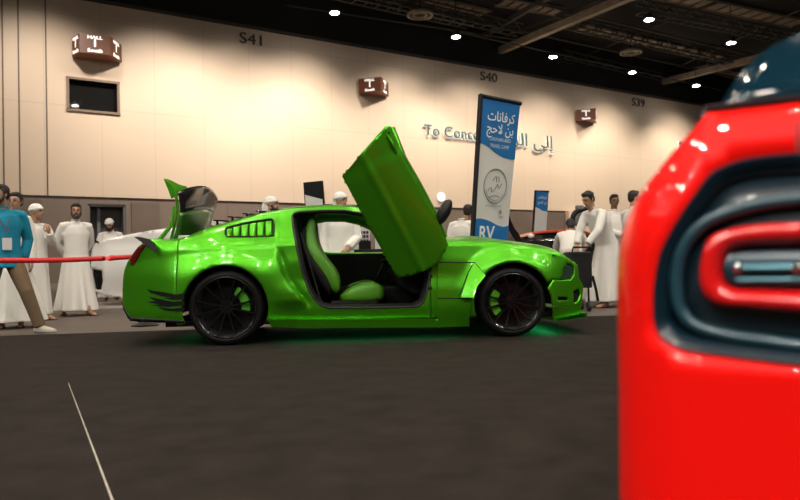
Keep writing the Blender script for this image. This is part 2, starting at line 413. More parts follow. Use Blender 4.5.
labs = [(334.5, 13, 'ceiling downlight left of the round vent, leftmost of the lit lamps'), (456, 37, 'ceiling downlight above the S40 lettering'), (553, 57, 'ceiling downlight over the wall between S40 and S39'), (649, 20, 'ceiling downlight highest at the right of the tan beam'), (731, 43, 'ceiling downlight nearest above the red car roof'), (632, 72.5, 'ceiling downlight just above the S39 lettering'), (696, 86, 'ceiling downlight farthest along the wall, lowest of all')]
LAMPS = []
for i, (px, py, lab) in enumerate(labs):
    p = on_z(px, py, LZ); o = lamp0 if i == 0 else copy_tree(lamp0)
    o.location = p; o['label'] = lab; LAMPS.append(p)
# the same downlights carry on in rows above and behind the camera
EXTRA = []
for ix in range(-5, 5):
    for iy in range(-2, 4):
        p = Vector((ix * 4.4 + 1.0, iy * 5.0 + 1.5, LZ))
        if p.y > 16 or (p.y > 12 and abs(p.x) < 9): continue
        if p.y >= -14: EXTRA.append(p)
for p in EXTRA:
    o = copy_tree(lamp0); o.location = p; o['label'] = 'ceiling downlight in the rows over the cars, out of view above'
WARM = (1.0, .88, .75); NEUT = (1.0, .88, .70)
KEY = 600; FRONT = 1300
for i, p in enumerate(EXTRA):
    if p.y < -6 : continue
    lamp_obj('downlight_beam', p - Vector((0, 0, .03)), KEY, .15, 120, .6, NEUT)
# wall washers near the wall
for px, e in ((40, 1.0), (165, 1.35), (232, .9), (300, 1.3), (400, 1.1), (470, 1.1), (545, 1.1), (607, 1.2), (675, 1.2), (740, .9)):
    t, _ = wall_at(px, 150)
    lamp_obj('wall_washer_beam', wp(t, 11.3, 4.6), 2350 * e, .3, 92, 1.0, WARM, wp(t, 4.5, .0))
# added fill lamps, unseen behind the camera, brightening the cars from the front
for i, (x, y) in enumerate(((-9, -7), (-3.5, -9), (2, -9), (8, -8), (-12, -1), (13, -2))):
    p = Vector((x, y, 10.9)); o = copy_tree(lamp0); o.location = p; o['label'] = 'added fill lamp out of view behind the camera, aimed at the cars'; o['group'] = 'added fill lamps'
    lamp_obj('added_fill_beam', p - Vector((0, 0, .06)), FRONT, .16, 80, .8, (1, .95, .90), Vector((1.5, 6, .5)))
for i, (x, y) in enumerate(((-2.5, -6.5), (1.5, -7.5), (-6, -3))):  # narrow fill lamps, added out of view to brighten only the red car
    p = Vector((x, y, 10.9)); o = copy_tree(lamp0); o.location = p; o['label'] = 'added fill lamp out of view behind the camera, aimed at the red car'; o['group'] = 'added fill lamps on the red car'
    lamp_obj('added_fill_beam', p - Vector((0, 0, .06)), 2300, .16, 19, .6, (1, .95, .90), Vector((1.3, .6, .75)))
for p in LAMPS:
    lamp_obj('downlight_beam', p - Vector((0, 0, .03)), 1500, .15, 120, .6, NEUT)
# world: the rest of the hall's glow
w = bpy.data.worlds.new('world'); scene.world = w; w.use_nodes = True
w.node_tree.nodes['Background'].inputs[0].default_value = (1.0, .88, .76, 1); w.node_tree.nodes['Background'].inputs[1].default_value = .035
scene.view_settings.view_transform = 'Standard'; scene.view_settings.look = 'None'; scene.view_settings.gamma = 1; scene.view_settings.exposure = 0
def text(name, body, size, m, M4, extrude=.01, parent=None, align='CENTER', sx=1.0, bold=0.0):
    c = bpy.data.curves.new(name, 'FONT'); c.body = body; c.size = size; c.extrude = extrude; c.align_x = align; c.align_y = 'CENTER'; c.offset = bold; c.resolution_u = 4
    t = bpy.data.objects.new(name, c); COL.objects.link(t)
    bpy.context.view_layer.update()
    me = bpy.data.meshes.new_from_object(t.evaluated_get(bpy.context.evaluated_depsgraph_get()))
    bpy.data.objects.remove(t); me.name = name
    me.materials.clear(); me.materials.append(m)
    o = bpy.data.objects.new(name, me); COL.objects.link(o)
    # text lies in XY: turn it to stand in XZ facing -Y of M4
    st = Matrix(((sx, 0, 0, 0), (0, 0, -1, 0), (0, 1, 0, 0), (0, 0, 0, 1)))
    if parent is not None: o.parent = parent; me.transform(M4 @ st)
    else: me.transform(st); o.matrix_world = M4
    return o
WR4 = Matrix(((WD.x, -WN.x, 0, 0), (WD.y, -WN.y, 0, 0), (0, 0, 1, 0), (0, 0, 0, 1)))   # faces the hall
def wall_text(name, body, px, py, hpx, m, lab, cat, off=.03, ex=.02, sx=1.0, bold=0, align='CENTER'):
    t, z = wall_at(px, py); P = wp(t, z, off); s = F_PX / (P - CAM).dot(FW)
    o = text(name, body, hpx / s / .72, m, Matrix.Translation(P) @ WR4, ex, sx=sx, bold=bold, align=align)
    return tag(o, lab, cat)
wall_text('wall_lettering', 'S41', 252, 40, 11, M['lettering'], 'dark S41 lettering high on the beige wall', 'lettering', sx=1.25)
wall_text('wall_lettering', 'S40', 488.5, 77.5, 9, M['lettering'], 'dark S40 lettering high on the beige wall', 'lettering', sx=1.25)
wall_text('wall_lettering', 'S39', 638, 103, 8, M['lettering'], 'dark S39 lettering high on the beige wall', 'lettering', sx=1.25)
M['metal_letter'] = mat('letter_teal_edge', (.07, .12, .12), .35, .3)
M['letter_glow'] = mat('letter_lit_side', (.9, .9, .85), .5, em=(1, .97, .9), ems=.6)
def lit_text(body, px, py, hpx, lab, sx, align='LEFT'):
    t, z = wall_at(px, py); P = wp(t, z, .14); s = F_PX / (P - CAM).dot(FW)
    th = thing('wall_sign_lettering', lab, 'lettering', wp(t, z, 0)); th.rotation_euler = (0, 0, math.atan2(WD.y, WD.x))
    text('letter_face', body, hpx / s / .72, M['metal_letter'], Matrix.Translation((0, -.16, 0)), .02, th, align, sx, .0)
    text('letter_back', body, hpx / s / .72, M['letter_glow'], Matrix.Translation((.03, -.07, -.04)), .04, th, align, sx, .0)
    return th
lit_text('To Concourse', 422, 130.5, 11.5, 'backlit English To Concourse lettering on the wall behind the tall blue banner', 1.08)
# isolated and joined forms laid out in reading order, right to left
def rtl(s): return s[::-1]
lit_text(rtl('\ufe87\ufedf\ufef0 \ufe8d\ufedf\ufeae\ufea9'), 551, 144, 12.5, 'backlit Arabic lettering on the wall right of the tall blue banner', 1.28, 'RIGHT')
t, z = wall_at(678.5, 150)
th = thing('wall_figure_sign', 'small white and teal figure symbol on the wall above the red car', 'sign', wp(t, z, 0)); th.rotation_euler = (0, 0, math.atan2(WD.y, WD.x))
for nm, m_, o_, k in (('figure_back', M['letter_glow'], 0, 1.15), ('figure_face', M['metal_letter'], -.12, 1.0)):
    mb = MB(); s_ = .055
    mb.cyl((0, o_ - .1, .42), (0, o_, .42), .12 * k, n=12)
    mb.tube([(0, o_ - .05, .25), (0.02, o_ - .05, -.1), (-.02, o_ - .05, -.5)], .09 * k, n=8); mb.tube([(0, o_ - .05, .2), (.25, o_ - .05, .0)], .05 * k, n=6); mb.tube([(0, o_ - .05, .2), (-.16, o_ - .05, -.1)], .05 * k, n=6)
    mb.build(nm, m_, th)
# small round lit sign
t, z = wall_at(440.5, 197)
th = thing('round_light_sign', 'small round glowing white sign low on the beige wall', 'sign', wp(t, z, .02)); th.rotation_euler = (0, 0, math.atan2(WD.y, WD.x))
mb = MB(); mb.lathe([(.001, 0), (.22, 0), (.22, .08), (.001, .08)], Matrix.Rotation(R(90), 4, 'X'), n=24); mb.build('sign_disc', mat('sign_white', (.9, .9, .9), .5, em=(.9, 1, .95), ems=1.0), th)
text('sign_symbol', '1', .3, mat('sign_teal', (.05, .12, .12), .5), Matrix.Translation((0, -.095, 0)), .005, th)

# hall number boxes hung on the wall
M['box_brown'] = mat('sign_brown', (.07, .022, .010), .45, em=(.25, .06, .015), ems=.18)
M['box_text'] = mat('sign_text_white', (.9, .88, .85), .5, em=(1, .95, .88), ems=1.0)
def hall_box(px, py, hpx, faces, lab, ang0):
    t, z = wall_at(px, py); P = wp(t, z, 0); s = F_PX / (P - CAM).dot(FW); H = hpx / s
    th = thing('hall_number_sign', lab, 'sign', P, math.atan2(WD.y, WD.x), 'hall number signs')
    mb = MB(); mb.prism(faces, lambda u, v, w: Vector((u, v, w)), -H / 2, H / 2); mb.build('sign_box', M['box_brown'], th, smooth=False)
    for i in range(len(faces) - 1):
        a, b = Vector(faces[i]), Vector(faces[i + 1]); m_ = (a + b) / 2; d = (b - a); L = d.length
        if L < .5: continue
        an = math.atan2(d.y, d.x); n = Vector((d.y, -d.x)).normalized()
        T = lambda zz: Matrix.Translation((m_.x + n.x * .012, m_.y + n.y * .012, zz)) @ Matrix.Rotation(an, 4, 'Z')
        text('sign_text', 'HALL', H * .24, M['box_text'], T(H * .34), .004, th, sx=1.3, bold=.004)
        text('sign_number', '1', H * .55, M['box_text'], T(H * .03), .004, th, sx=1.2, bold=.006)
        text('sign_text', 'South', H * .24, M['box_text'], T(-H * .35), .004, th, sx=1.3, bold=.004)
    return th
hall_box(93.5, 51, 18.5, [(-.78, -.15), (-.62, -.85), (.42, -1.0), (1.0, -.15)], 'brown three-sided hall 1 sign high at the left of the wall, above the dark window', 0)
hall_box(371, 88.5, 14, [(-.75, -.12), (-.05, -1.0), (.9, -.15)], 'brown two-sided hall 1 sign above the raised green door', 0)
hall_box(583.5, 117, 11, [(-.75, -.12), (-.05, -1.0), (.9, -.15)], 'brown two-sided hall 1 sign right of the tall banner, smallest of the three', 0)
# ------------------------------------------------------------------ green sports car
CO = Vector((-.357, 7.574, .008)); CYAW = .085
CX = Vector((math.cos(CYAW), math.sin(CYAW), 0)); CY = Vector((-math.sin(CYAW), math.cos(CYAW), 0))
def cloc(px, py, y):
    """pixel -> car local (x, z) on the plane at local y"""
    d = ray(px, py); k = ((CO + CY * y) - CAM).dot(CY) / d.dot(CY); P = CAM + d * k - CO
    return (P.dot(CX), P.z)
HW = .945
# near top outline: (px, py, |y|)
TOP_PX = [(127.5, 262, .74), (134, 252, .77), (142, 243, .80), (150, 238.5, .80), (160, 239.6, .79), (171.6, 239.7, .78), (187.8, 236, .77), (200, 231, .75), (211, 227, .73), (224, 223.2, .70), (236.4, 220, .67),
          (247, 216.6, .64), (258, 213.6, .62), (274, 210.6, .59), (290, 208, .575), (310, 206, .565), (330, 205.3, .56), (350, 206, .57), (366, 210, .59), (385, 218, .63), (405, 227, .68), (425, 234.5, .73), (438, 238.3, .76),
          (450, 239.4, .77), (465, 239.2, .78), (480, 239.4, .78), (495, 240, .775), (510, 241.6, .77), (525, 243.4, .76), (540, 245.4, .745), (552, 248.5, .73), (561, 253.5, .70), (568, 258.8, .68), (574.5, 262.5, .66)]
TOPL = smooth_poly([(*cloc(a, b, -y), y) for a, b, y in TOP_PX], 4)
ZE = [(p[0], p[1]) for p in TOPL]; YE = [(p[0], p[2]) for p in TOPL]
XT, XN = TOPL[0][0], TOPL[-1][0]
WXR, WXF, WR = -1.36, 1.36, .338
WRR, ARR = .354, .396
_zb = smooth_poly([(-2.35, .74), (-2.0, .84), (-1.0, .90), (.6, .89), (1.2, .86), (1.7, .80), (2.2, .72)], 12)
def zb(x):   # shoulder height
    z = interp(_zb, x)
    return min(z, interp(ZE, x) - .05)
def bump(t): return sm(1 - abs(t))
def Wlow(x, z):
    y = .905
    if x > 1.62: y -= .26 * ((x - 1.62) / .75) ** 2
    if x < -1.75: y -= .22 * ((-1.75 - x) / .65) ** 2
    y -= .05 * sm((.34 - z) / .28) + .035 * sm((z - .62) / .35)
    # waist behind the shoulder crease
    y -= .018 * bump((z - .62) / .16) * sm((1.1 - abs(x)) / .4)
    # broad haunch over the rear wheel, sharper over-fender in front
    r = math.hypot(x - WXR, z - WRR)
    y += .075 * sm((.72 - r) / .34) * sm((x + 2.15) / .3 if x < WXR else 1)
    r = math.hypot(x - WXF, z - WR)
    y += .065 * sm((.60 - r) / .22) * (1 if x < 1.75 else sm((2.1 - x) / .3))
    # swept scoop between haunch and door
    xc = SC(z); dx = x - xc
    a = sm((z - .30) / .12) * sm((.93 - z) / .14)
    if -.45 < dx < 0: y += .07 * a * sm(1 + dx / .45)
    elif 0 <= dx < .04: y += .07 * a * (1 - sm(dx / .035))
    if 0 <= dx < .10: y -= .018 * a * bump((dx - .045) / .05)
    # crease from the tail lamp forward
    if x < -.9: y += .012 * sm((z - .885 - .02 * x * 0) / .015) * 0
    return y
_sc = smooth_poly([cloc(a, b, -.92)[::-1] for a, b in ((303, 303), (297, 295), (289.5, 286), (282.5, 275), (278, 262), (274.5, 250), (272, 240))], 8)
def SC(z): return interp(_sc, z)
def W(x, z):
    b = zb(x); zt = interp(ZE, x); ye = interp(YE, x)
    if z <= b: return Wlow(x, z)
    y0 = Wlow(x, b); t = min(1, (z - b) / max(.01, zt - b))
    k = sm((zt - b - .12) / .2)
    g1 = 1 - math.sqrt(max(0, 1 - (.985 * t) ** 2)); g1 /= (1 - math.sqrt(1 - .985 ** 2))
    g2 = .80 * t ** 1.05 + .20 * (1 - math.sqrt(max(0, 1 - (.985 * t) ** 4))) / (1 - math.sqrt(1 - .985 ** 4))
    # hips stay out before the greenhouse leans in
    g2 = g2 * sm(t / .25) if t < .25 else g2
    g = g1 * (1 - k) + g2 * k
    return y0 + (ye - y0) * g
def S(px, py, off=0.0):
    y = .93
    for _ in range(10):
        x, z = cloc(px, py, -y); y = .5 * y + .5 * (W(x, z) + off)
    return (x, z)
def SP(pts): return [S(a, b) for a, b in pts]
def near(off=0.0): return lambda x, z: Vector((x, -(W(x, z) + off), z))
def far(off=0.0): return lambda x, z: Vector((x, (W(x, z) + off), z))

def slab(outline, off, depth, d=.025, edge=.016, side=-1, slope=0.0):
    zt_ = max(p[1] for p in outline)
    f = (lambda o: (lambda x, z: near(o + slope * (zt_ - z) * (1 if o > off - .01 else 0))(x, z))) if side < 0 else far
    mb = sheet(outline, [], f(off), d=d, edge=edge); dn = densify(outline, edge); dn.append(dn[0])
    mb.grid([[f(o)(x, z) for x, z in dn] for o in (off, off - .004, off - depth)])
    return mb
car = thing('sports_car', 'bright green two-door sports car with its door raised, standing on the black carpet', 'car', CO, CYAW)

def arc(xc, zc, r, a0, a1, n=26):
    return [(xc + r * math.cos(R(a0 + (a1 - a0) * i / n)), zc + r * math.sin(R(a0 + (a1 - a0) * i / n))) for i in range(n + 1)]
AR = .385
top = [(p[0], p[1]) for p in TOPL]
def top_between(x0, x1):
    pts = [p for p in top if x0 < p[0] < x1]
    return [(x0, interp(ZE, x0))] + pts + [(x1, interp(ZE, x1))]
ZS = .205      # underside of the body sides
door_open = SP([(292.3, 216), (294.5, 213.2), (300, 211.8), (324, 210.4), (345, 210.6), (362, 213.5), (380, 221), (400, 230), (418, 238), (429, 244), (429.5, 262), (429, 279), (426.5, 292), (423, 302), (417, 306.5), (380, 307.5), (330, 307.8), (321, 305.5), (314.5, 299), (309, 290), (303.5, 275), (299, 258), (295.5, 240), (293, 226)])
louv = SP([(225.2, 230.5), (226.5, 227.6), (240, 223.8), (256, 220.8), (271, 218.6), (273.6, 220.5), (274.2, 226), (274, 235.4), (250, 236.6), (228, 236.6), (225.4, 234.5)])
XFB = S(429.7, 270)[0] + .006        # rear edge of the front wing
XRB = S(176, 280)[0]
# --- quarter panel, C pillar, roof rail, sill
x_a = S(441, 250)[0]
sh_hi = [(XFB - .006, .90)]
q_out = ([(XRB, interp(ZE, XRB))] + [p for p in top if XRB < p[0] < XFB - .006] + [(XFB - .006, interp(ZE, XFB - .006))] +
         [(XFB - .006, ZS), (WXR + ARR + .02, ZS)] + [p for p in arc(WXR, WRR, ARR, -20, 200) if p[1] > ZS and p[0] > XRB])
# split: where the arch meets the bumper seam
q_out = [p for p in q_out]
def seam_z(x): # arch height over x
    return WRR + math.sqrt(max(0, ARR * ARR - (x - WXR) ** 2))
if XRB > WXR - ARR:
    q_out = [p for p in q_out]
    q_out.append((XRB, seam_z(XRB)))
else:
    q_out += [(WXR - ARR - .0, ZS), (XRB, ZS)]
pnl = dict(d=.020, edge=.014)
sheet(q_out, [door_open, louv], near(), **pnl).build('quarter_panel', M['green'], car, angle=50, solid=.02)
far_open = SP([(306, 216), (324, 213), (345, 213), (362, 216.5), (380, 224), (400, 233), (412, 240), (412, 248), (400, 250), (330, 250), (312, 248)])
sheet(q_out, [far_open], far(), d=.04, edge=.03).build('quarter_panel', M['green'], car, angle=50, solid=.02)
# --- rear bumper
rb_out = [(p[0], p[1]) for p in top if p[0] < XRB - .004] + [(XRB - .004, interp(ZE, XRB - .004))]
low_px = SP([(184.5, 322), (160, 323), (140, 322), (130, 320), (127, 318), (123.6, 309), (122.4, 303), (122.4, 292), (122.9, 280), (124.3, 270)])
if XRB > WXR - ARR:
    rb_out += [(XRB - .004, seam_z(XRB - .004))] + [p for p in arc(WXR, WRR, ARR, 90, 200) if p[0] < XRB - .004 and p[1] > low_px[0][1] + .01]
else: rb_out += [(XRB - .004, low_px[0][1])]
rb_out += low_px
sheet(rb_out, [], near(), d=.025, edge=.015).build('rear_bumper', M['green'], car, angle=50, solid=.02)
sheet(rb_out, [], far(), d=.04, edge=.03).build('rear_bumper', M['green'], car, angle=50, solid=.02)
# rear face between both sides
def cap_face(pts, bulge, m, name, sgn):
    rows = []
    for x, z in pts:
        y = W(x, z); rows.append([Vector((x + sgn * bulge * (1 - (u) ** 2), y * u, z)) for u in [i / 8 - 1 for i in range(17)]])
    return MB().grid(rows).build(name, m, car, angle=60, solid=.01)
tail_pts = low_px[3:] + [(p[0], p[1]) for p in top[:13]]
cap_face(tail_pts, .09, M['green'], 'rear_fascia', -1)
# lower diffuser
tr_ = SP([(122.4, 302), (126, 311), (131, 317.2), (184, 320.5), (184, 323), (130, 321), (123, 309)])
sheet(tr_, [], near(.004), d=.03, edge=.015).build('bumper_lower_trim', M['black'], car, solid=.01)
mb = MB(); zz = low_px[2][1]
mb.prism([(low_px[3][0] + .02, zz + .06), (low_px[1][0] - .05, zz + .05), (low_px[1][0] - .08, zz - .01), (low_px[3][0] + .06, zz - .01)], lambda u, v, w: Vector((u, w, v)), -.72, .72)
mb.build('rear_diffuser', M['black'], car, bevel=.01)
# --- front wing
fn = SP([(553, 279), (556.5, 279.2), (560, 279), (562.5, 274), (563.5, 268), (567, 264.5)])
XHS = fn[-1][0]
fw_out = top_between(XFB, XHS)[:-1] + [(XHS, interp(ZE, XHS))] + [fn[5], fn[4], fn[3], fn[2], fn[0]]
a0 = math.degrees(math.atan2(fn[0][1] - WR, fn[0][0] - WXF))
fw_out += [p for p in arc(WXF, WR, AR, min(a0, 60), 200) if p[1] > ZS] + [(WXF - AR - .01, ZS), (XFB, ZS)]
sheet(fw_out, [], near(), **pnl).build('front_wing', M['green'], car, angle=50, solid=.02)
sheet(fw_out, [], far(), d=.04, edge=.03).build('front_wing', M['green'], car, angle=50, solid=.02)
# --- headlight
hl = SP([(567.3, 264.7), (572, 265.5), (573.5, 268.5), (573, 274), (570.5, 278.8), (560.5, 279), (562.8, 274), (563.8, 268)])
for fnn, nm in ((near(-.012), 'headlight'), (far(-.012), 'headlight')):
    h_ = sheet(hl, [], fnn, d=.02, edge=.012).build(nm, M['lens'], car, solid=.01)
    h_['label'] = 'dark glossy headlight lens'
# --- front bumper
nose_px = [(575.2, 263.2), (577.4, 264.8), (578.3, 268), (578.6, 272), (578.8, 277), (580.5, 281), (583, 285.2), (583.4, 289), (583, 293), (582.3, 299), (581.3, 305)]
nose = SP(nose_px)
lowf = SP([(552.8, 306)])
fb_out = [(XHS + .004, interp(ZE, XHS + .004)), TOPL[-1][:2]] + nose + lowf + SP([(551.5, 296), (548, 288)]) + [(fn[0][0] + .004, fn[0][1] - .003)] + SP([(556.5, 280.2), (571, 280), (573.8, 275), (574.4, 268), (572.8, 264.6), (568, 263.4)])
slot = SP([(557.5, 297), (567.5, 297), (568, 300.5), (558, 300.5)])
slot2 = SP([(573.5, 291), (579.5, 289), (580.5, 295), (577, 302.5), (573.5, 303)])
sheet(fb_out, [slot, slot2], near(), d=.02, edge=.014).build('front_bumper', M['green'], car, angle=50, solid=.02)
sheet(fb_out, [], far(), d=.035, edge=.025).build('front_bumper', M['green'], car, angle=50, solid=.02)
for s_ in (slot, slot2): sheet([(p[0] + (p[0] - s_[0][0]) * .1, p[1]) for p in s_], [], near(-.03), d=.03).build('bumper_intake', M['black'], car)
cap_face([TOPL[-1][:2]] + nose, .10, M['green'], 'front_fascia', 1)
def capb(z0, z1, x, name):
    pass
# grille, dark, in the middle of the fascia
mb = MB()
for k in range(9):
    z = .50 + k * .028; x = interp([(p[1], p[0]) for p in nose][::-1], z)
    mb.grid([[Vector((x + .10 * (1 - (u * .62 / .7) ** 2) + .012, u * .62, z + dz)) for u in [i / 6 - 1 for i in range(13)]] for dz in (-.006, .006)])
mb.build('grille', M['black'], car, solid=.008)
# lower front lip: a stepped box and splitter blade
lp = SP([(552.8, 306.5), (581.5, 305.5), (580.3, 311), (579.8, 314.5), (553.5, 319)])
slab(lp, .008, .04).build('front_lip', M['green'], car)
s0 = cloc(553, 318, -.90); s1 = cloc(586.5, 312.5, -.80); s2 = cloc(586.2, 317.5, -.80); s3 = cloc(553, 321, -.90)
def spl(u, v, w): # blade with rounded plan
    xr = s0[0] + (s1[0] - s0[0]) * u; return Vector((xr + .10 * u * (1 - w * w), w * (.93 - .12 * u), v))
rows = []
for (u, z) in ((0, s3[1] + .03), (.35, s0[1] + .005), (.8, s1[1] - .005), (1, s1[1] - .002), (1.0, s2[1] + .004), (.3, s3[1]), (0, s3[1])):
    rows.append([spl(u, z, w) for w in [i / 8 - 1 for i in range(17)]])
MB().grid(rows + rows[:1]).build('front_splitter', M['green'], car, angle=40)
# canard winglet on the corner
# --- widebody pieces ahead of the door
fp = SP([(437.5, 262.3), (474.2, 262.6), (484.5, 275.2), (482.5, 277.5), (477, 283), (472.5, 290), (470, 297), (459, 297.5), (437.5, 297.8)])
slab(fp, .032, .06).build('wing_extension', M['green'], car, angle=40)
fin = SP([(472.5, 263.8), (475, 264.2), (484.3, 275.6), (481, 279), (475, 286.5), (471.5, 297), (458.6, 296.4), (463, 285), (467.5, 273)])
slab(fin, .040, .06, slope=.26).build('wing_fin', M['green'], car, angle=40)
for pts in (((437.5, 262.2), (474.2, 262.5), (484.8, 275.4)), ((472.3, 263.8), (467.3, 273), (462.8, 285), (458.4, 296.4)), ((437.5, 298.3), (471, 298.0))):
    q_ = densify(SP(pts), .03, False)
    MB().tube([Vector((x, -(W(x, z) + .033), z)) for x, z in q_], .0055, n=6).build('panel_gap', M['black'], car)
lowb = SP([(437, 299), (470.5, 298.5), (468.5, 310), (468.5, 326), (437, 327)])
slab(lowb, .042, .07).build('wing_lower_box', M['green'], car, angle=40)
# --- side skirt along the sill
sk = SP([(268, 318.6), (300, 319.2), (436, 318.4), (436, 326.8), (300, 327.6), (272, 326.4)])
slab(sk, .05, .08).build('side_skirt', M['green'], car, angle=40)
slab(sk, .05, .08, .05, .03, 1).build('side_skirt', M['green'], car, angle=40)
# --- dark torn stripes on the rear bumper
M['decal'] = mat('decal_black', (.004, .006, .004), .35, coat=.2)
for k, poly in enumerate(([(186, 293), (176, 294.5), (165, 292.4), (152, 290.5), (146.5, 288.6), (150, 292.6), (161, 296.2), (172, 297.6), (163, 298), (172, 300), (186, 299.5)],
              [(186, 301), (172, 301.6), (158, 298.6), (148, 296.5), (155, 301), (146, 302), (160, 304.6), (150, 305.5), (168, 307), (186, 305.5)],
              [(186, 307), (172, 308.6), (158, 307), (165, 310.5), (178, 311.6), (186, 311)])):
    pp = [(a, b) for a, b in poly if True]
    pl = [S(min(a, 184.5), b) for a, b in pp]
    sheet(pl, [], near(.003), d=.02, edge=.008).build('stripe_decal', M['decal'], car)
# --- tail lamp sliver
tl = SP([(130.2, 259.5), (134.4, 252), (139, 246.4), (143.6, 243.8), (146, 245.5), (141, 252), (137, 260), (133, 265.5), (130.5, 265)])
for fnn in (near(.006), far(.006)):
    o = sheet(tl, [], fnn, d=.02, edge=.01).build('tail_lamp', M['tail'], car, solid=.01)
# --- louvred side window in the C pillar
bk = sheet([(a + (a - louv[5][0]) * .0, b) for a, b in louv], [], near(-.035), d=.03, edge=.02).build('quarter_window_backing', M['black'], car)
rim = [Vector((x, -(W(x, z) + .002), z)) for x, z in densify(louv, .02)]
MB().tube(rim, .0065, n=6, loop=True).build('quarter_window_seal', M['black'], car)
def lv_top(px): return interp([(225, 228.9), (240, 224.5), (256, 221.6), (274, 219.4)], px)
for a, b in ((227.2, 232.6), (233.6, 240.6), (241.6, 248.8), (249.8, 256.8), (257.8, 264.8), (265.8, 272.8)):
    poly = SP([(a, lv_top(a) + 1.0), (b, lv_top(b) + .9), (b + .2, 235.9), (a + .2, 236)])
    xa, xb = poly[0][0], poly[1][0]
    f_ = lambda x, z, xa=xa, xb=xb: Vector((x, -(W(x, z) + .012 - .034 * (max(0, (x - xa) / (xb - xa))) ** 2 + .006), z))
    sheet(poly, [], f_, d=.015, edge=.01).build('louver_slat', M['green'], car, solid=.012, angle=50)

# --- top surfaces from near edge to far edge
def strip(x0, x1, m, name, crown=.03, lift=0.0, nx=None, solid=.015, yin=1.0, edgez=0.0):
    nx = nx or max(2, int((x1 - x0) / .05)); rows = []
    for i in range(nx + 1):
        x = x0 + (x1 - x0) * i / nx; z = interp(ZE, x); y = interp(YE, x)
        cr = crown(x) if callable(crown) else crown
        rows.append([Vector((x, y * u * yin, z + edgez + cr * (1 - abs(u) ** 2.2) + lift)) for u in [j / 10 - 1 for j in range(21)]])
    return MB().grid(rows).build(name, m, car, angle=50, solid=solid)
xdk = cloc(176, 239.5, -.78)[0]; xrw = cloc(212, 227, -.73)[0]; xrf = cloc(279, 210, -.59)[0]; xws = cloc(360, 208.5, -.58)[0]; xcw = cloc(441, 238.6, -.76)[0]
strip(XT, xdk, M['green'], 'tail_panel', .02)
strip(xdk, xrw, M['interior'], 'boot_opening', -.10, yin=.99)
strip(xrw, xrf, M['glass'], 'rear_window', .035)
strip(xrf, xws, M['green'], 'roof', .035)
# windscreen with a clear pane, black border
M['clear'] = mat('windscreen_glass', (.75, .8, .78), .02, trans=1.0, spec=.4)
o = strip(xws, xcw, M['clear'], 'windscreen', .05, yin=.93, solid=.004)
for sg in (-1, 1):
    mb = MB(); rows = []
    for i in range(17):
        x = xws + (xcw - xws) * i / 16; z = interp(ZE, x); y = interp(YE, x)
        rows.append([Vector((x, sg * y * u, z + .05 * (1 - u ** 2.2))) for u in (.90, .95, 1.0)])
    MB().grid(rows).build('windscreen_pillar', M['green'], car, solid=.03)
strip(xcw, XN, M['green'], 'hood', lambda x: .035 + .01 * bump((x - 1.2) / .5))
# hood details: raised scoop and washer nozzle
mb = MB(); zc = interp(ZE, .9) + .04
rows = []
for i in range(13):
    x = .75 + i / 12 * 1.0; h = .035 * sm(i / 3) * sm((12 - i) / 7); z = interp(ZE, x) + .034
    rows.append([Vector((x, w_ * .30, z + h * (1 - abs(w_) ** 4) - .01)) for w_ in [j / 6 - 1 for j in range(13)]])
MB().grid(rows).build('hood_scoop', M['green'], car, solid=.01, angle=60)
p = S(553.5, 255.5); MB().ell((p[0], -(W(*p) + .004), p[1]), (.014, .008, .010)).build('side_marker', M['black'], car)
# black louvre slats over the rear window
for (px, py) in ((221, 221), (235.5, 217.2), (249.5, 213.8), (262.5, 211), (276, 209)):
    x, z = cloc(px, py, -.6)
    mb = MB(); yy = interp(YE, x) - .06
    rot = Matrix.Rotation(R(4), 3, 'Y')
    mb.box((x, 0, z), (.145, 2 * yy, .014), rot)
    for sg in (-1, 1): mb.box((x - .03, sg * (yy - .02), z - .03), (.02, .03, .06))
    mb.build('rear_window_slat', M['black_gloss'], car, bevel=.003)

# --- door opening return and seals
ring = densify(door_open, .03)
mb = MB(); rows = [[Vector((x, -(W(x, z) - .004), z)) for x, z in ring + ring[:1]]]
cx = sum(p[0] for p in ring) / len(ring); cz = sum(p[1] for p in ring) / len(ring)
def inset(k, yo): return [Vector((cx + (x - cx) * (1 - k), -(W(x, z) - yo), cz + (z - cz) * (1 - k))) for x, z in ring + ring[:1]]
rows += [inset(.012, .03), inset(.035, .045), inset(.05, .12)]
mb.grid(rows).build('door_jamb', M['black'], car, angle=50, solid=.006)
MB().tube([Vector((x, -(W(x, z) + .002), z)) for x, z in ring], .011, n=6, loop=True).build('door_seal', M['rubber'], car)
# green inner frame along the rear edge of the opening
gp = SP([(300.5, 262), (303, 262), (307, 277), (313, 290), (318, 300), (326, 305), (324, 307.4), (316, 302), (309, 291), (304, 277)])
# latch and hinge details on the opening's front edge
for a, b in ((429, 268), (429, 276), (428.5, 288)):
    p = S(a + 4, b); MB().box((p[0] - .03, -(W(*p) - .01), p[1]), (.05, .03, .035)).build('door_hinge', M['black'], car, bevel=.005)
# dark gap panel between opening and wing extension
gpan = SP([(430.3, 262.5), (436.8, 262.5), (436.8, 298), (430.3, 298)])

# --- underbody, interior tub
mb = MB(); mb.box((0, 0, .20), (3.9, 1.55, .05)); mb.build('underbody', M['black'], car, smooth=False)
mb = MB()
mb.box((-.05, 0, .27), (2.0, 1.56, .05)); mb.box((-.98, 0, .50), (.06, 1.5, .5)); mb.box((.98, 0, .60), (.06, 1.45, .62)); mb.box((0, .80, .55), (2.0, .05, .6))
mb.build('cabin_tub', M['interior'], car, smooth=False)
mb = MB(); mb.box((0, 0, .38), (1.9, .26, .22)); mb.build('centre_console', M['interior'], car, bevel=.03)
p = cloc(352, 279, .1)
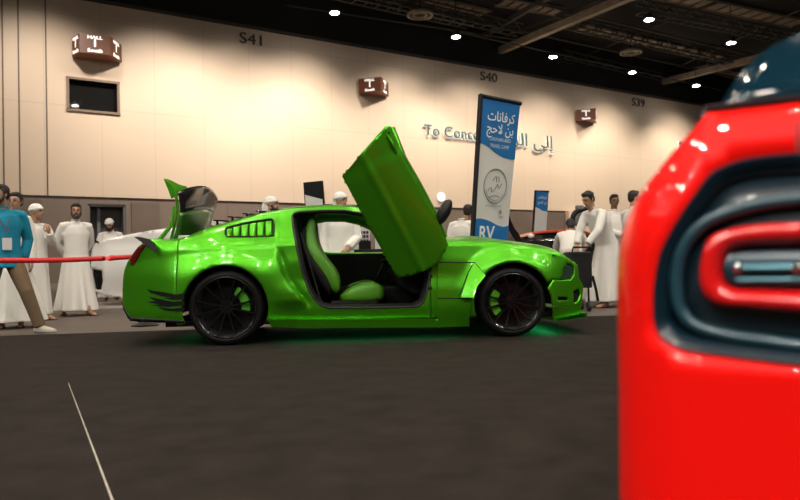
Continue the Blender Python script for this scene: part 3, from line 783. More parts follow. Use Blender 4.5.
# dashboard
mb = MB(); d0 = cloc(398, 268, 0)
mb.prism([(.30, .50), (.26, .64), (.32, .74), (.46, .80), (.98, .86), (.98, .45), (.42, .42)], lambda u, v, w: Vector((u, w, v)), -.70, .70)
dash = mb.build('dashboard', M['interior'], car, bevel=.03, bseg=3)
MB().box((.29, -.40, .66), (.02, .20, .05)).build('air_vent', M['black_gloss'], dash, bevel=.006)
# steering wheel on the far side
sw = Matrix.Translation((.22, .37, .76)) @ Matrix.Rotation(R(-65), 4, 'Y')
mb = MB(); mb.tube([sw @ Vector((.18 * math.cos(a), .18 * math.sin(a), 0)) for a in [2 * math.pi * i / 32 for i in range(32)]], .017, n=8, loop=True)
wheel_ = mb.build('steering_wheel', M['interior'], car)
mb = MB(); mb.ell(sw @ Vector((0, 0, 0)), (.05, .05, .03)); 
for a in (0, 120, 240): mb.cyl(sw @ Vector((0, 0, 0)), sw @ Vector((.17 * math.cos(R(a + 90)), .17 * math.sin(R(a + 90)), 0)), .014, n=6)
mb.cyl(sw @ Vector((0, 0, 0)), Vector((.42, .37, .68)), .03, n=8)
mb.build('wheel_spokes', M['black'], wheel_)
# seats: lofted cushions
def seat(y0, lab=None):
    st = thing('seat', None, None); st.parent = car
    def P(px, py, y=-.62): return cloc(px, py, y)
    back = [(P(a, b), P(c, d)) for (a, b), (c, d) in (((309.5, 215.5), (314.5, 216)), ((306, 222), (316, 222)), ((304.5, 232), (316.5, 232)), ((303.3, 239), (318, 240)), ((304, 248), (322.5, 250)), ((308.5, 259), (329, 259)), ((314.5, 270), (336, 266)), ((321.5, 281), (341, 274)), ((329, 290), (342.5, 283)), ((335.5, 296.5), (339.5, 293)))]
    def loft(pairs, halfw, m, name, par, puff=.35):
        rings = []
        for i, (a, b) in enumerate(pairs):
            a = Vector((a[0], 0, a[1])); b = Vector((b[0], 0, b[1])); hw = halfw[i]; ring = []
            c = (a + b) / 2; h = (b - a) / 2
            for k in range(24):
                t = 2 * math.pi * k / 24; cc, ss = math.cos(t), math.sin(t)
                px_ = math.copysign(abs(cc) ** .6, cc); py_ = math.copysign(abs(ss) ** .5, ss)
                # bolsters: the front is hollow in the middle
                hollow = 1 - .45 * (1 - abs(py_)) if cc > 0 and puff else 1
                ring.append(c + h * px_ * hollow + Vector((0, y0 + hw * py_, 0)))
            rings.append(ring)
        return MB().rings(rings).build(name, m, par, sub=1, angle=80)
    hws = [.09, .13, .14, .17, .235, .25, .25, .25, .24, .20]
    bk = loft(back, hws, M['green_seat'], 'seat_back', st)
    shell = [((a[0] - .035, a[1] - .02), (b[0] - .10, b[1] - .05)) for a, b in back[1:]]
    loft(shell, [h + .018 for h in hws[1:]], M['interior'], 'seat_shell', st, 0)
    cush = [(P(a, b), P(c, d)) for (a, b), (c, d) in (((339, 302), (338, 297)), ((350, 303.5), (347, 288.5)), ((360, 304), (357, 283)), ((371, 304), (369, 279.5)), ((380, 302.5), (379, 281)), ((386, 297), (386, 287.5)))]
    loft(cush, [.20, .245, .25, .25, .24, .20], M['green_seat'], 'seat_cushion', st)
    mb = MB(); a = P(330, 304); b = P(378, 304); mb.box(((a[0] + b[0]) / 2, y0, .33), (b[0] - a[0], .46, .09)); mb.build('seat_base', M['interior'], st, bevel=.02)
    return st
seat(-.42); seat(.42)
p = cloc(308, 238, -.62)
mb = MB(); mb.tube([Vector((p[0] - .07, -.66, p[1] + .05)), Vector((p[0] - .03, -.68, p[1] - .1)), Vector((p[0] + .12, -.68, .35))], .012, n=6); mb.build('seat_belt', M['black'], car)
mb = MB(); mb.tube([Vector((p[0] + .05, .68, 1.1)), Vector((p[0] + .02, .70, .8)), Vector((p[0] + .1, .68, .4))], .014, n=6); mb.build('seat_belt', M['black'], car)

# --- wheels
def wheel(x, y, side, cal):
    w = thing('wheel', None, None); w.parent = car; w.location = (x, y, WRR if x < 0 else WR); k_ = WRR / WR if x < 0 else 1; w.scale = (k_, 1, k_)
    s = side                     # -1 faces the camera
    T = Matrix.Rotation(R(90) * (1 if s < 0 else -1), 4, 'X')   # local z -> outwards
    tw = .29
    prof = [(.272, -tw), (.300, -tw + .0), (.326, -tw + .02), (.337, -tw + .05), (.338, -tw / 2), (.337, -.05), (.328, -.02), (.312, -.004), (.290, .002), (.277, -.004), (.271, -.012), (.271, -tw + .01)]
    MB().lathe(prof, T, 56, closed_prof=True).build('tyre', M['tyre'], w)
    rp = [(.2735, -.004), (.276, -.008), (.268, -.016), (.258, -.03), (.250, -.06), (.243, -.20), (.245, -.26), (.268, -.27), (.272, -.27), (.272, -.01)]
    MB().lathe(rp, T, 56, closed_prof=True).build('rim_barrel', M['barrel'], w)
    MB().lathe([(.262, -.012), (.275, -.004), (.277, .001), (.270, .003), (.262, -.004)], T, 56, closed_prof=True).build('rim_lip', M['rim'], w)
    mb = MB(); n = 12
    for k in range(n):
        a = 2 * math.pi * (k + .5) / n + (0.03 if k % 2 else -.03)
        d = Vector((math.cos(a), math.sin(a), 0)); t = Vector((-math.sin(a), math.cos(a), 0)); zz = Vector((0, 0, 1))
        rings = []
        for rr, wd, h, th in ((.055, .013, -.045, .03), (.12, .010, -.040, .024), (.20, .009, -.028, .02), (.264, .012, -.010, .018)):
            c = d * rr + zz * h
            rings.append([T @ (c + t * wd), T @ (c + t * wd * .6 + zz * .006), T @ (c - t * wd * .6 + zz * .006), T @ (c - t * wd), T @ (c - t * wd - zz * th), T @ (c + t * wd - zz * th)])
        mb.rings(rings)
    mb.build('rim_spokes', M['rim'], w, angle=30)
    hub = MB(); hub.lathe([(.002, -.03), (.022, -.03), (.026, -.036), (.06, -.038), (.068, -.05), (.068, -.10), (.002, -.10)], T, 28); h_ = hub.build('hub', M['rim'], w)
    for k in range(5):
        a = 2 * math.pi * k / 5 + .3; c = Vector((.046 * math.cos(a), .046 * math.sin(a), -.036))
        MB().cyl(T @ c, T @ (c + Vector((0, 0, .014))), .009, n=6).build('lug_nut', M['chrome'] if k == 9 else M['disc'], h_)
    MB().lathe([(.05, -.13), (.185, -.13), (.185, -.155), (.05, -.155)], T, 40, closed_prof=True).build('brake_disc', M['disc'], w)
    c0, c1 = cal; mb = MB(); ro, ri = .205, .125
    pts = [(ro * math.cos(R(c0 + (c1 - c0) * i / 8)), ro * math.sin(R(c0 + (c1 - c0) * i / 8))) for i in range(9)] + [(ri * math.cos(R(c1 + (c0 - c1) * i / 8)), ri * math.sin(R(c1 + (c0 - c1) * i / 8))) for i in range(9)]
    Tm = T if s < 0 else T @ Matrix.Scale(-1, 4, (1, 0, 0))
    mb.prism(pts, lambda u, v, q: Tm @ Vector((u, v, q)), -.17, -.075); mb.build('brake_caliper', mat_cal, w, bevel=.006)
    MB().lathe([(.02, -.16), (.24, -.17), (.24, -.19), (.02, -.19)], T, 32, closed_prof=True).build('dust_shield', M['black'], w)
    return w
mat_cal = mat('caliper_green', (.08, .42, .02), .35, coat=.5)
wheel(WXR, -.93, -1, (-12, 62)); wheel(WXF, -.93, -1, (142, 222)); wheel(WXR, .93, 1, (-12, 62)); wheel(WXF, .93, 1, (142, 222))
for x in (WXR, WXF):
    for sg in (-1, 1):
        rows = []; AR_, WR_ = (ARR, WRR) if x < 0 else (AR, WR)
        for i in range(25):
            a = R(-5 + 190 * i / 24); rows.append([Vector((x + (AR_ + .012) * math.cos(a), sg * y, WR_ + (AR_ + .012) * math.sin(a))) for y in (.93, .75, .55)])
        mb = MB(); mb.grid(rows); mb.add([Vector((x + (AR_ + .01) * math.cos(R(a)), sg * .56, WR_ + (AR_ + .01) * math.sin(R(a)))) for a in range(0, 181, 10)], [tuple(range(19))])
        mb.build('wheel_arch_liner', M['interior'], car)
mb = MB(); mb.cyl((WXR, -.6, WRR), (WXR, .6, WRR), .04); mb.build('axle', M['black'], car)
mb = MB(); mb.cyl((WXF, -.6, WR), (WXF, .6, WR), .03); mb.build('axle', M['black'], car)

# --- underglow strips (green lamps under the sills)
M['glow'] = mat('green_glow', (.1, .9, .3), .4, em=(.03, 1.0, .28), ems=4)
for nm, c, d in (('underglow_strip', (0, -.72, .17), (1.7, .02, .012)), ('underglow_strip', (1.80, -.1, .15), (.02, 1.3, .012)), ('underglow_strip', (-1.9, 0, .19), (.02, 1.3, .012)), ('underglow_strip', (0, .72, .17), (1.7, .02, .012))):
    MB().box(c, d).build(nm, M['glow'], car, smooth=False)
def area(name, loc, sx, sy, e, col, parent=None, rot=(0, 0, 0)):
    l = bpy.data.lights.new(name, 'AREA'); l.shape = 'RECTANGLE'; l.size = sx; l.size_y = sy; l.energy = e; l.color = col
    o = bpy.data.objects.new(name, l); COL.objects.link(o); o.location = loc; o.rotation_euler = rot
    if parent is not None: o.parent = parent
    return o
GL = (.03, 1, .25)
area('underglow_lamp', (1.80, -.1, .13), .05, 1.3, 5, GL, car)
area('underglow_lamp', (0, -.72, .15), 1.7, .05, 2, GL, car)
area('underglow_lamp', (-1.9, 0, .17), .05, 1.2, .5, GL, car)

# --- raised door (hinged at its front edge), with its own frame of reference
door = thing('door', None, None); door.parent = car
DY = 1.04
dpx = [(342.2, 175.8), (386.6, 124.2), (389.5, 123.4), (392, 125), (404, 156), (420, 184), (436, 214), (446.5, 237.5), (449.2, 244), (446.5, 250), (438.5, 262), (430, 268.5), (415, 274.5), (399.5, 278), (395, 273), (372, 232)]
TILT = .26
def cdoor(px, py):
    y = DY
    for _ in range(8):
        x, z = cloc(px, py, -y); y = DY + TILT * (z - 1.0)
    return (x, z)
dl = [cdoor(a, b) for a, b in dpx]
lx0, lz0 = cdoor(342.2, 175.8); lx1, lz1 = cdoor(399.5, 278)
L = math.hypot(lx1 - lx0, lz1 - lz0); ax = ((lx1 - lx0) / L, (lz1 - lz0) / L); bx_ = (-ax[1], ax[0])   # ax: down the door, bx_: across
def duv(x, z): return ((x - lx0) * ax[0] + (z - lz0) * ax[1], (x - lx0) * bx_[0] + (z - lz0) * bx_[1])
cr0 = duv(*cdoor(362, 156)); cr1 = duv(*cdoor(420.5, 267))
uvw = [duv(*p) for p in dl]; vmax = max(p[1] for p in uvw)
def crease_v(u): return cr0[1] + (cr1[1] - cr0[1]) * (u - cr0[0]) / (cr1[0] - cr0[0])
def dy_(x, z):
    u, v = duv(x, z); c = crease_v(u); y = DY + TILT * (z - 1.0)
    y += .022 * math.exp(-((v - c) / .030) ** 2)
    y -= .05 * sm((c - v - .02) / .30) * 1.0
    t = max(0, (v - c - .03) / (vmax - c)); y -= .10 * t * t
    y -= .03 * sm((.12 - u) / .12) * .3
    return y
sheet(dl, [], lambda x, z: Vector((x, -dy_(x, z), z)), d=.028, edge=.02).build('door_skin', M['green'], door, angle=50, solid=.02)
cxd = sum(p[0] for p in dl) / len(dl); czd = sum(p[1] for p in dl) / len(dl)
mb = MB(); dd = densify(dl, .03)
mb.grid([[Vector((cxd + (x - cxd) * (1 - k), -(dy_(x, z) - yo), czd + (z - czd) * (1 - k))) for x, z in dd + dd[:1]] for k, yo in ((.006, .0), (.012, .05), (.03, .11), (.10, .14))])
mb.build('door_edge', M['green'], door, solid=.006, angle=50)
sheet([(cxd + (x - cxd) * .9, czd + (z - czd) * .9) for x, z in dl], [], lambda x, z: Vector((x, -(dy_(x, z) - .14), z)), d=.06).build('door_trim', M['interior'], door, solid=.02)
# window sill strip
# belt line return of the door: lighter edge facing the wall
bp = [cdoor(a, b) for a, b in ((392.5, 125.2), (404.4, 156), (420.5, 184), (436.4, 214), (446.8, 237.5))]
rows = []
for k, (dx, yo) in enumerate(((0, .10), (.018, .12), (.034, .16), (.02, .22))):
    rows.append([Vector((x + dx, -(DY + TILT * (z - 1) - yo), z + dx * .5)) for x, z in bp])
MB().grid(rows).build('window_sill', M['green'], door, solid=.008, angle=60)
# handle
hp = [cdoor(a, b) for a, b in ((387.5, 134), (391.5, 141), (396, 150), (396.5, 153))]
mb = MB(); mb.tube([Vector((x, -(dy_(x, z) + (.022 if 0 < i < 3 else .005)), z)) for i, (x, z) in enumerate(hp)], [.010, .013, .013, .009], n=8); mb.build('door_handle', M['green'], door)
pk = [cdoor(a, b) for a, b in ((388.5, 137), (391, 136.5), (396, 145), (396.5, 150), (393.5, 149))]
sheet(pk, [], lambda x, z: Vector((x, -(dy_(x, z) + .0035), z)), d=.02, edge=.01).build('handle_recess', M['black'], door)
pk = cdoor(389.4, 131); MB().ell((pk[0], -(dy_(*pk) + .003), pk[1]), (.012, .006, .012)).build('lock_cylinder', M['black'], door)
# mirror on the door
mx, mz = cloc(443.5, 213, -.98)
mir = MB()
rot = Matrix.Rotation(R(28), 3, 'Y')
mir.ell((mx + .01, -.95, mz + .01), (.060, .075, .135), rot, 18, 12)
m_ = mir.build('door_mirror', M['black'], door)
a_, b_ = cloc(437, 226, -.95); MB().tube([Vector((mx, -.93, mz - .04)), Vector((a_ + .01, -.93, b_ + .03)), Vector((a_ - .03, -.95, b_ - .03))], [.03, .025, .035], n=8).build('mirror_arm', M['black'], m_)
# gas strut and hinge at the foot of the door
a_, b_ = cloc(434, 264, -.9)
mb = MB(); mb.cyl(Vector((a_, -.88, b_)), Vector((a_ + .02, -.80, b_ - .28)), .016); mb.cyl(Vector((a_ - .08, -.9, b_ - .05)), Vector((a_ + .01, -.80, b_ - .22)), .012); mb.box((a_ - .03, -.86, b_ - .04), (.12, .04, .06)); mb.build('hinge_arm', M['black'], door, bevel=.004)

# --- opened boot lid
lid = thing('boot_lid', None, None); lid.parent = car
LW = .60
nb, nt_ = cloc(173, 239.5, -LW), cloc(177, 192, -LW); fb_, ft_ = cloc(207, 229, LW), cloc(215, 198, LW); nm, fm = cloc(176.5, 210, -LW), cloc(208, 212, LW)
ztop = cloc(194, 186.5, 0)[1]
def lidP(v, w, off=0):
    t = (w + 1) / 2
    b_ = (nb[0] * (1 - t) + fb_[0] * t, nb[1] * (1 - t) + fb_[1] * t - .0)
    m_ = (nm[0] * (1 - t) + fm[0] * t, nm[1] * (1 - t) + fm[1] * t)
    e_ = (nt_[0] * (1 - t) + ft_[0] * t, nt_[1] * (1 - t) + ft_[1] * t)
    if v < .5: k = v / .5; x = b_[0] + (m_[0] - b_[0]) * k; z = b_[1] + (m_[1] - b_[1]) * k
    else: k = (v - .5) / .5; x = m_[0] + (e_[0] - m_[0]) * k; z = m_[1] + (e_[1] - m_[1]) * k
    mid = (nt_[1] + ft_[1]) / 2
    z += (ztop - mid) * (1 - w * w) * (sm((v - .2) / .5))
    return Vector((x + .05 * (1 - w * w) + .03 * math.sin(v * math.pi) + off, w * LW, z))
def lid_grid(v0, v1, off): return [[lidP(v0 + (v1 - v0) * i / 8, j / 10 - 1, off) for j in range(21)] for i in range(9)]
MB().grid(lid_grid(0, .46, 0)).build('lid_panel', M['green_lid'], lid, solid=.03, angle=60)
o = MB().grid(lid_grid(.46, 1.0, .004)).build('lid_blackout_panel', M['black_gloss'], lid, solid=.03, angle=60); o['label'] = 'glossy black upper panel'
edge = [lidP(i / 12, -1, -.02) for i in range(13)]
MB().tube(edge, .014, n=8).build('lid_edge', M['green'], lid)
sp = []
for j in range(9):
    w_ = -1 + j / 8 * .38; c = lidP(1, w_ * .98, -.02) + Vector((0, 0, -.02))
    tip = c + Vector((-.11, 0, .10 + .04 * w_ * w_)) * (1 - .75 * sm((w_ + .95) / .36))
    sp.append([c + Vector((.02, 0, .0)), c + Vector((0, 0, .03)), (c + tip) / 2 + Vector((.012, 0, .02)), tip + Vector((0, 0, .006)), tip, (c + tip) / 2 + Vector((-.02, 0, -.02)), c + Vector((-.04, 0, -.05))])
MB().rings(sp).build('lid_spoiler', M['green'], lid, angle=40)
for sg in (-1, 1):
    a = Vector((cloc(158, 240.5, -.7)[0], sg * .66, cloc(158, 240.5, -.7)[1])); b = lidP(.6, sg * 1, -.05)
    MB().tube([a, (a * .4 + b * .6) + Vector((.03, 0, -.05)), b], [.022, .018, .014], n=6).build('lid_strut', M['green'], lid)
    c = Vector((nb[0] + .12, sg * .56, nb[1] + .015)); MB().box(c, (.26, .03, .05)).build('lid_hinge', M['white_paint'] if sg < 0 else M['black'], lid, bevel=.006)
# small black blade at the tail corner
bl = [(133.6, 236.6), (141, 237), (150, 239.2), (156, 243.5), (158.6, 252.3), (152.5, 250), (145.5, 244.5), (138, 239.4)]
for sg in (-1, 1):
    pts = [cloc(a, b, -.86) for a, b in bl]
    mb = MB(); mb.prism(pts, lambda u, v, w, sg=sg: Vector((u, sg * (.86 + w + (v - pts[0][1]) * -.35), v)), -.008, .008)
    mb.build('tail_blade', M['tyre'], car, bevel=.003)
# ------------------------------------------------------------------ red car close to the camera, seen at its rear left corner
RH = R(27); RD = Vector((math.sin(RH), math.cos(RH), 0)); RR = Vector((math.cos(RH), -math.sin(RH), 0))
RC = Vector((.342, 1.20, .008)); RW = 1.90; RCR = .17
red = thing('red_car', 'glossy red car close up at the right edge with a dark tail lamp recess', 'car', RC, -RH)
# local axes: x = to the right across the rear, y = forward along the car
def rloc(px, py, vf):
    """pixel -> (u, z) on the rear surface y = vf(z)"""
    v = vf(.76); 
    for _ in range(12):
        d = ray(px, py); k = ((RC + RD * v) - CAM).dot(RD) / d.dot(RD); P = CAM + d * k - RC
        v = .5 * v + .5 * vf(P.z)
    return (P.dot(RR), P.z)
LEAN = [(.1, .01), (.3, -.006), (.5, -.002), (.70, 0), (.76, .004), (.80, .012), (.83, .022), (.87, .045), (.90, .068), (.945, .108), (.975, .138), (1.0, .168)]
def lean(z): return interp(LEAN, z)
def red_pt(s, z, off=0.0):
    """s runs along the plan outline: rear face, round corner, left flank (negative); mirrored on the right"""
    l = lean(z); mirror = s > RW / 2
    if mirror: s = RW - s
    q = RCR * math.pi / 2; r = RCR + 0 * l
    if s >= RCR: u, v, nx, ny = s, 0, 0, -1
    elif s > RCR - q:
        a = (RCR - s) / RCR; u = RCR - RCR * math.sin(a); v = RCR - RCR * math.cos(a); nx, ny = -math.sin(a), -math.cos(a)
    else: u, v, nx, ny = 0, RCR + (RCR - q - s), -1, 0
    u += nx * (off - l); v += ny * (off - l * .45)
    if s >= RCR: u += l * 0
    # slight crown across the rear
    v += -.03 * (1 - ((min(s, RW / 2) - RW / 2) / (RW / 2)) ** 2) if s > RCR else 0
    v += .03 * (1 - ((RCR - RW / 2) / (RW / 2)) ** 2) if s > RCR else 0
    if mirror: u = RW - u
    return Vector((u, v, z))
fz = lambda z: lean(z) * .45
def RP(pts): return [rloc(a, b, fz) for a, b in pts]
def mirrored(left):   # left: open chain from top right, round the left end, to bottom right
    a = [(RW / 2, left[0][1] + (left[0][1] - left[0][1]))] + list(left) + [(RW / 2, left[-1][1])]
    return list(left) + [(RW - p[0], p[1]) for p in left[::-1]]
pan = mirrored(smooth_poly(RP([(800, 153), (772, 155), (744, 159), (724, 165.5), (708, 175), (686, 200), (669, 226), (655, 254), (649, 285), (648.2, 308), (650, 325), (658, 338), (672, 346.5), (690, 352), (740, 359), (800, 366)]), 4))
top_s = [i * .06 for i in range(int(RW / .06) + 1)]
ZTOP = .997
FL = -4.55
wl = [(-.78, .34), (-3.75, .34)]      # wheel centres along the flank
def flank_arch(c, r=.40):
    return [(c[0] + r * math.cos(R(a)), c[1] + r * math.sin(R(a))) for a in range(-18, 199, 9)]
rbody = [(FL, ZTOP), (RW - FL, ZTOP), (RW - FL, .2)]
for c in (wl[1], wl[0]): rbody += [(RW - p[0], p[1]) for p in flank_arch(c)[::-1][::-1] if p[1] > .2][::1] if False else []
rb = [(RW - FL, ZTOP), (RW - FL, .20)]
for c in (wl[1], wl[0]):
    pts = [(RW - p[0], p[1]) for p in flank_arch(c) if p[1] >= .2]; rb += pts if pts[0][0] > pts[-1][0] else pts[::-1]
rb += [(RW + .1, .22), (-.1, .22)]
for c in (wl[0], wl[1]):
    pts = [p for p in flank_arch(c) if p[1] >= .2]; rb += pts if pts[0][0] > pts[-1][0] else pts[::-1]
rb += [(FL, .20), (FL, ZTOP)]
near_part = [p for p in rb]
sheet(rb, [pan], lambda s, z: red_pt(s, z), d=.032, edge=.022).build('body_shell', M['red'], red, angle=60, solid=.012)
M['navy'] = mat('navy_gloss', (.003, .012, .020), .3, coat=.08, spec=.25)  # blue tint of reflections is put into these navy base colours
M['navy_glass'] = mat('navy_glass', (.003, .016, .026), .06, spec=.35)
M['navy_rough'] = mat('navy_satin', (.004, .012, .018), .35, coat=.3)
M['navy_edge'] = mat('navy_edge', (.010, .040, .055), .32, coat=.15)
M['redlamp'] = mat('lamp_red', (.55, .006, .006), .22, coat=.7)
# recess walls and tray
pl = densify(pan, .02); pl.append(pl[0])
cxp = RW / 2; czp = sum(p[1] for p in pl) / len(pl)
def shrink(loop, m):   # inset a loop by roughly m metres
    out = []; n = len(loop) - 1
    for i in range(n):
        a, b = loop[i - 1], loop[(i + 1) % n]; dx, dz = b[0] - a[0], b[1] - a[1]; L = math.hypot(dx, dz) or 1
        out.append((loop[i][0] + SG * dz / L * m, loop[i][1] - SG * dx / L * m))
    out.append(out[0]); return out
ar = sum(pl[i][0] * pl[i + 1][1] - pl[i + 1][0] * pl[i][1] for i in range(len(pl) - 1)); SG = -1 if ar > 0 else 1
lp0 = [red_pt(s, z, .0) for s, z in pl]; lp1 = [red_pt(s, z, .004) for s, z in shrink(pl, .004)]; lp2 = [red_pt(s, z, -.004) for s, z in shrink(pl, .015)]; lp3 = [red_pt(s, z, -.02) for s, z in shrink(pl, .030)]; 
lamp = MB().grid([lp0, lp1, lp2, lp3]).build('lamp_surround', M['navy'], red, angle=60, solid=.004)
sheet(shrink(pl, .024)[:-1], [], lambda s, z: red_pt(s, z, -.026), d=.05, edge=.03).build('lamp_tray', M['navy_rough'], lamp, angle=60, solid=.004)
rid = mirrored(smooth_poly(RP([(800, 199), (775, 201.5), (750, 206), (726, 213), (704, 222.5), (688, 235), (677.5, 250), (671.5, 270), (671.5, 292), (677, 312), (693, 327), (728, 337), (764, 342), (800, 347)]), 4))
MB().tube([red_pt(s, z, -.016) for s, z in densify(rid, .02)], .011, n=10, loop=True).build('lamp_ridge', M['navy_edge'], lamp)
# red light ring: outer and inner loops with the same count
ro = mirrored(smooth_poly(RP([(800, 221), (775, 222), (750, 224), (728, 228), (712, 234), (701.5, 247), (696.5, 272), (699, 290), (706, 301), (720, 307.5), (750, 310), (800, 314)]), 5))
ri = mirrored(smooth_poly(RP([(800, 246), (778, 246.5), (757, 247), (743, 248), (732, 251.5), (726, 260), (724, 272), (726, 281), (732, 286.5), (744, 288.5), (765, 289), (800, 290)]), 5))
rows = []
for k, o_ in ((0, -.026), (.06, -.010), (.2, .000), (.45, .003), (.75, -.004), (.93, -.016), (1, -.03)):
    rows.append([red_pt(a[0] + (b[0] - a[0]) * k, a[1] + (b[1] - a[1]) * k, o_) for a, b in zip(ro + ro[:1], ri + ri[:1])])
MB().grid(rows).build('lamp_ring', M['redlamp'], lamp, angle=60, solid=.003)
zlc = sum(p[1] for p in ri) / len(ri)
lens = sheet(ri, [], lambda s, z: red_pt(s, z, -.030 + .018 * math.cos(max(-1, min(1, (z - zlc) / .035)) * 1.5)), d=.02, edge=.02).build('lamp_lens', M['navy_edge'], lamp, angle=60)
M['chrome_blue'] = mat('reflector_blue', (.06, .14, .17), .35, .8)
zl = rloc(760, 268, fz)[1]; ul = rloc(735, 268, fz)[0]
mb = MB(); mb.tube([red_pt(s, zl, -.008) for s in [ul + i * .04 for i in range(int((RW - 2 * ul) / .04))]], .006, n=8); mb.build('reflector_bar', M['chrome_blue'], lamp)
zl2 = rloc(760, 280, fz)[1]
mb = MB(); mb.tube([red_pt(s, zl2, -.014) for s in [ul + i * .04 for i in range(int((RW - 2 * ul) / .04))]], .004, n=8); mb.build('reflector_bar', M['chrome_blue'], lamp)
for px in (738, 797):
    p = red_pt(*rloc(px, 268, fz), -.004); MB().ell(p, (.008, .006, .008)).build('reflector_bulb', M['chrome'], lamp)
# shut line of the boot and top trim
a = rloc(796.5, 122, fz); b = rloc(797.5, 152, fz)
MB().tube([red_pt(a[0], a[1], .0), red_pt((a[0] + b[0]) / 2, (a[1] + b[1]) / 2, .0), red_pt(b[0], b[1], .0)], .0022, n=6).build('shut_line', M['black'], red)
M['trim_brown'] = mat('trim_dark', (.03, .012, .012), .3, coat=.5)
ss = [FL + i * .05 for i in range(int((RW - 2 * FL) / .05) + 1)]
MB().grid([[red_pt(s, ZTOP, .002) for s in ss], [red_pt(s, ZTOP, .0) + Vector((0, 0, .012)) for s in ss], [red_pt(s, ZTOP, -.03) + Vector((0, 0, .014)) for s in ss]]).build('window_trim', M['trim_brown'], red, solid=.006, angle=60)
# rear glass and roof: a dark curved hatch that rises straight from the trim
gv = lambda z: .085 + .95 * max(0, z - 1.0) + .25 * max(0, z - 1.0) ** 2
gl = [rloc(a, b, gv) for a, b in ((708, 126), (716, 112), (725, 98.5), (734, 83), (744, 70), (757, 57), (773, 46.5), (788, 39.5), (800, 35))]
u8, z8 = gl[-1]; gl = [(gl[0][0] - .004, ZTOP + .006)] + gl + [(u8 + .10, z8 + .045), (u8 + .25, z8 + .085), (RW / 2, z8 + .105)]
gout = gl + [(RW - p[0], p[1]) for p in gl[::-1][1:]]
sheet(gout, [], lambda u, z: Vector((u, gv(z) - .10 * (1 - ((u - RW / 2) / (RW / 2)) ** 2) * .6 + .02, z)), d=.04, edge=.02).build('rear_glass', M['navy_glass'], red, angle=60, solid=.01)
rows = []
for k, (vv, sh, dz) in enumerate(((0, 0, 0), (.5, .0, .03), (1.3, .01, .04), (2.0, .02, .0), (2.9, .05, -.42))):
    rr = []
    for (u, z) in gout:
        zz = ZTOP + (z - ZTOP) * (1 if k < 4 else .05) + (dz if z > 1.1 and k < 4 else 0); g0 = gv(z) - .06 * (1 - ((u - RW / 2) / (RW / 2)) ** 2) + .02
        rr.append(Vector((u + (RW / 2 - u) * sh, g0 + vv, zz)))
    rows.append(rr)
MB().grid(rows).build('roof', M['navy_glass'], red, angle=60, solid=.01)
# deck and bonnet surfaces closing the body
rows = []
for i in range(41):
    v = .09 + (4.55 + .0) * i / 40; e = .17
    rows.append([Vector((e + (RW - 2 * e) * j / 12, v, ZTOP - .002 - (.12 * sm((v - 3.2) / 1.3)) + .03 * (1 - (j / 6 - 1) ** 2))) for j in range(13)])
MB().grid(rows).build('top_panel', M['red'], red, angle=60, solid=.01)
mb = MB(); mb.box((RW / 2, 4.60, .55), (RW - .12, .1, .72)); mb.build('front_panel', M['red'], red, bevel=.04)
mb = MB(); mb.box((RW / 2, 2.35, .3), (RW - .5, 4.3, .1)); mb.build('underbody', M['black'], red, smooth=False)
for (s, z) in wl:
    vy = RCR + (RCR - RCR * math.pi / 2 - s)
    for sg in (0, 1):
        w = thing('wheel', None, None); w.parent = red; w.location = (RW * sg, vy, z)
        T = Matrix.Rotation(R(-90 if not sg else 90), 4, 'Y')
        MB().lathe([(.25, -.25), (.33, -.25), (.34, -.2), (.34, -.04), (.32, -.01), (.27, -.01), (.25, -.02)], T, 40, closed_prof=True).build('tyre', M['tyre'], w)
        mb = MB()
        mb.lathe([(.02, -.05), (.06, -.03), (.06, -.09), (.02, -.09)], T, 20, closed_prof=True)
        for k in range(10):
            a = 2 * math.pi * k / 10; mb.tube([T @ Vector((.05 * math.cos(a), .05 * math.sin(a), -.05)), T @ Vector((.26 * math.cos(a), .26 * math.sin(a), -.03))], .018, n=6)
        mb.build('rim_spokes', M['rim'], w)
        MB().lathe([(.245, -.22), (.255, -.22), (.262, -.01), (.245, -.01)], T, 40, closed_prof=True).build('rim_barrel', M['barrel'], w)
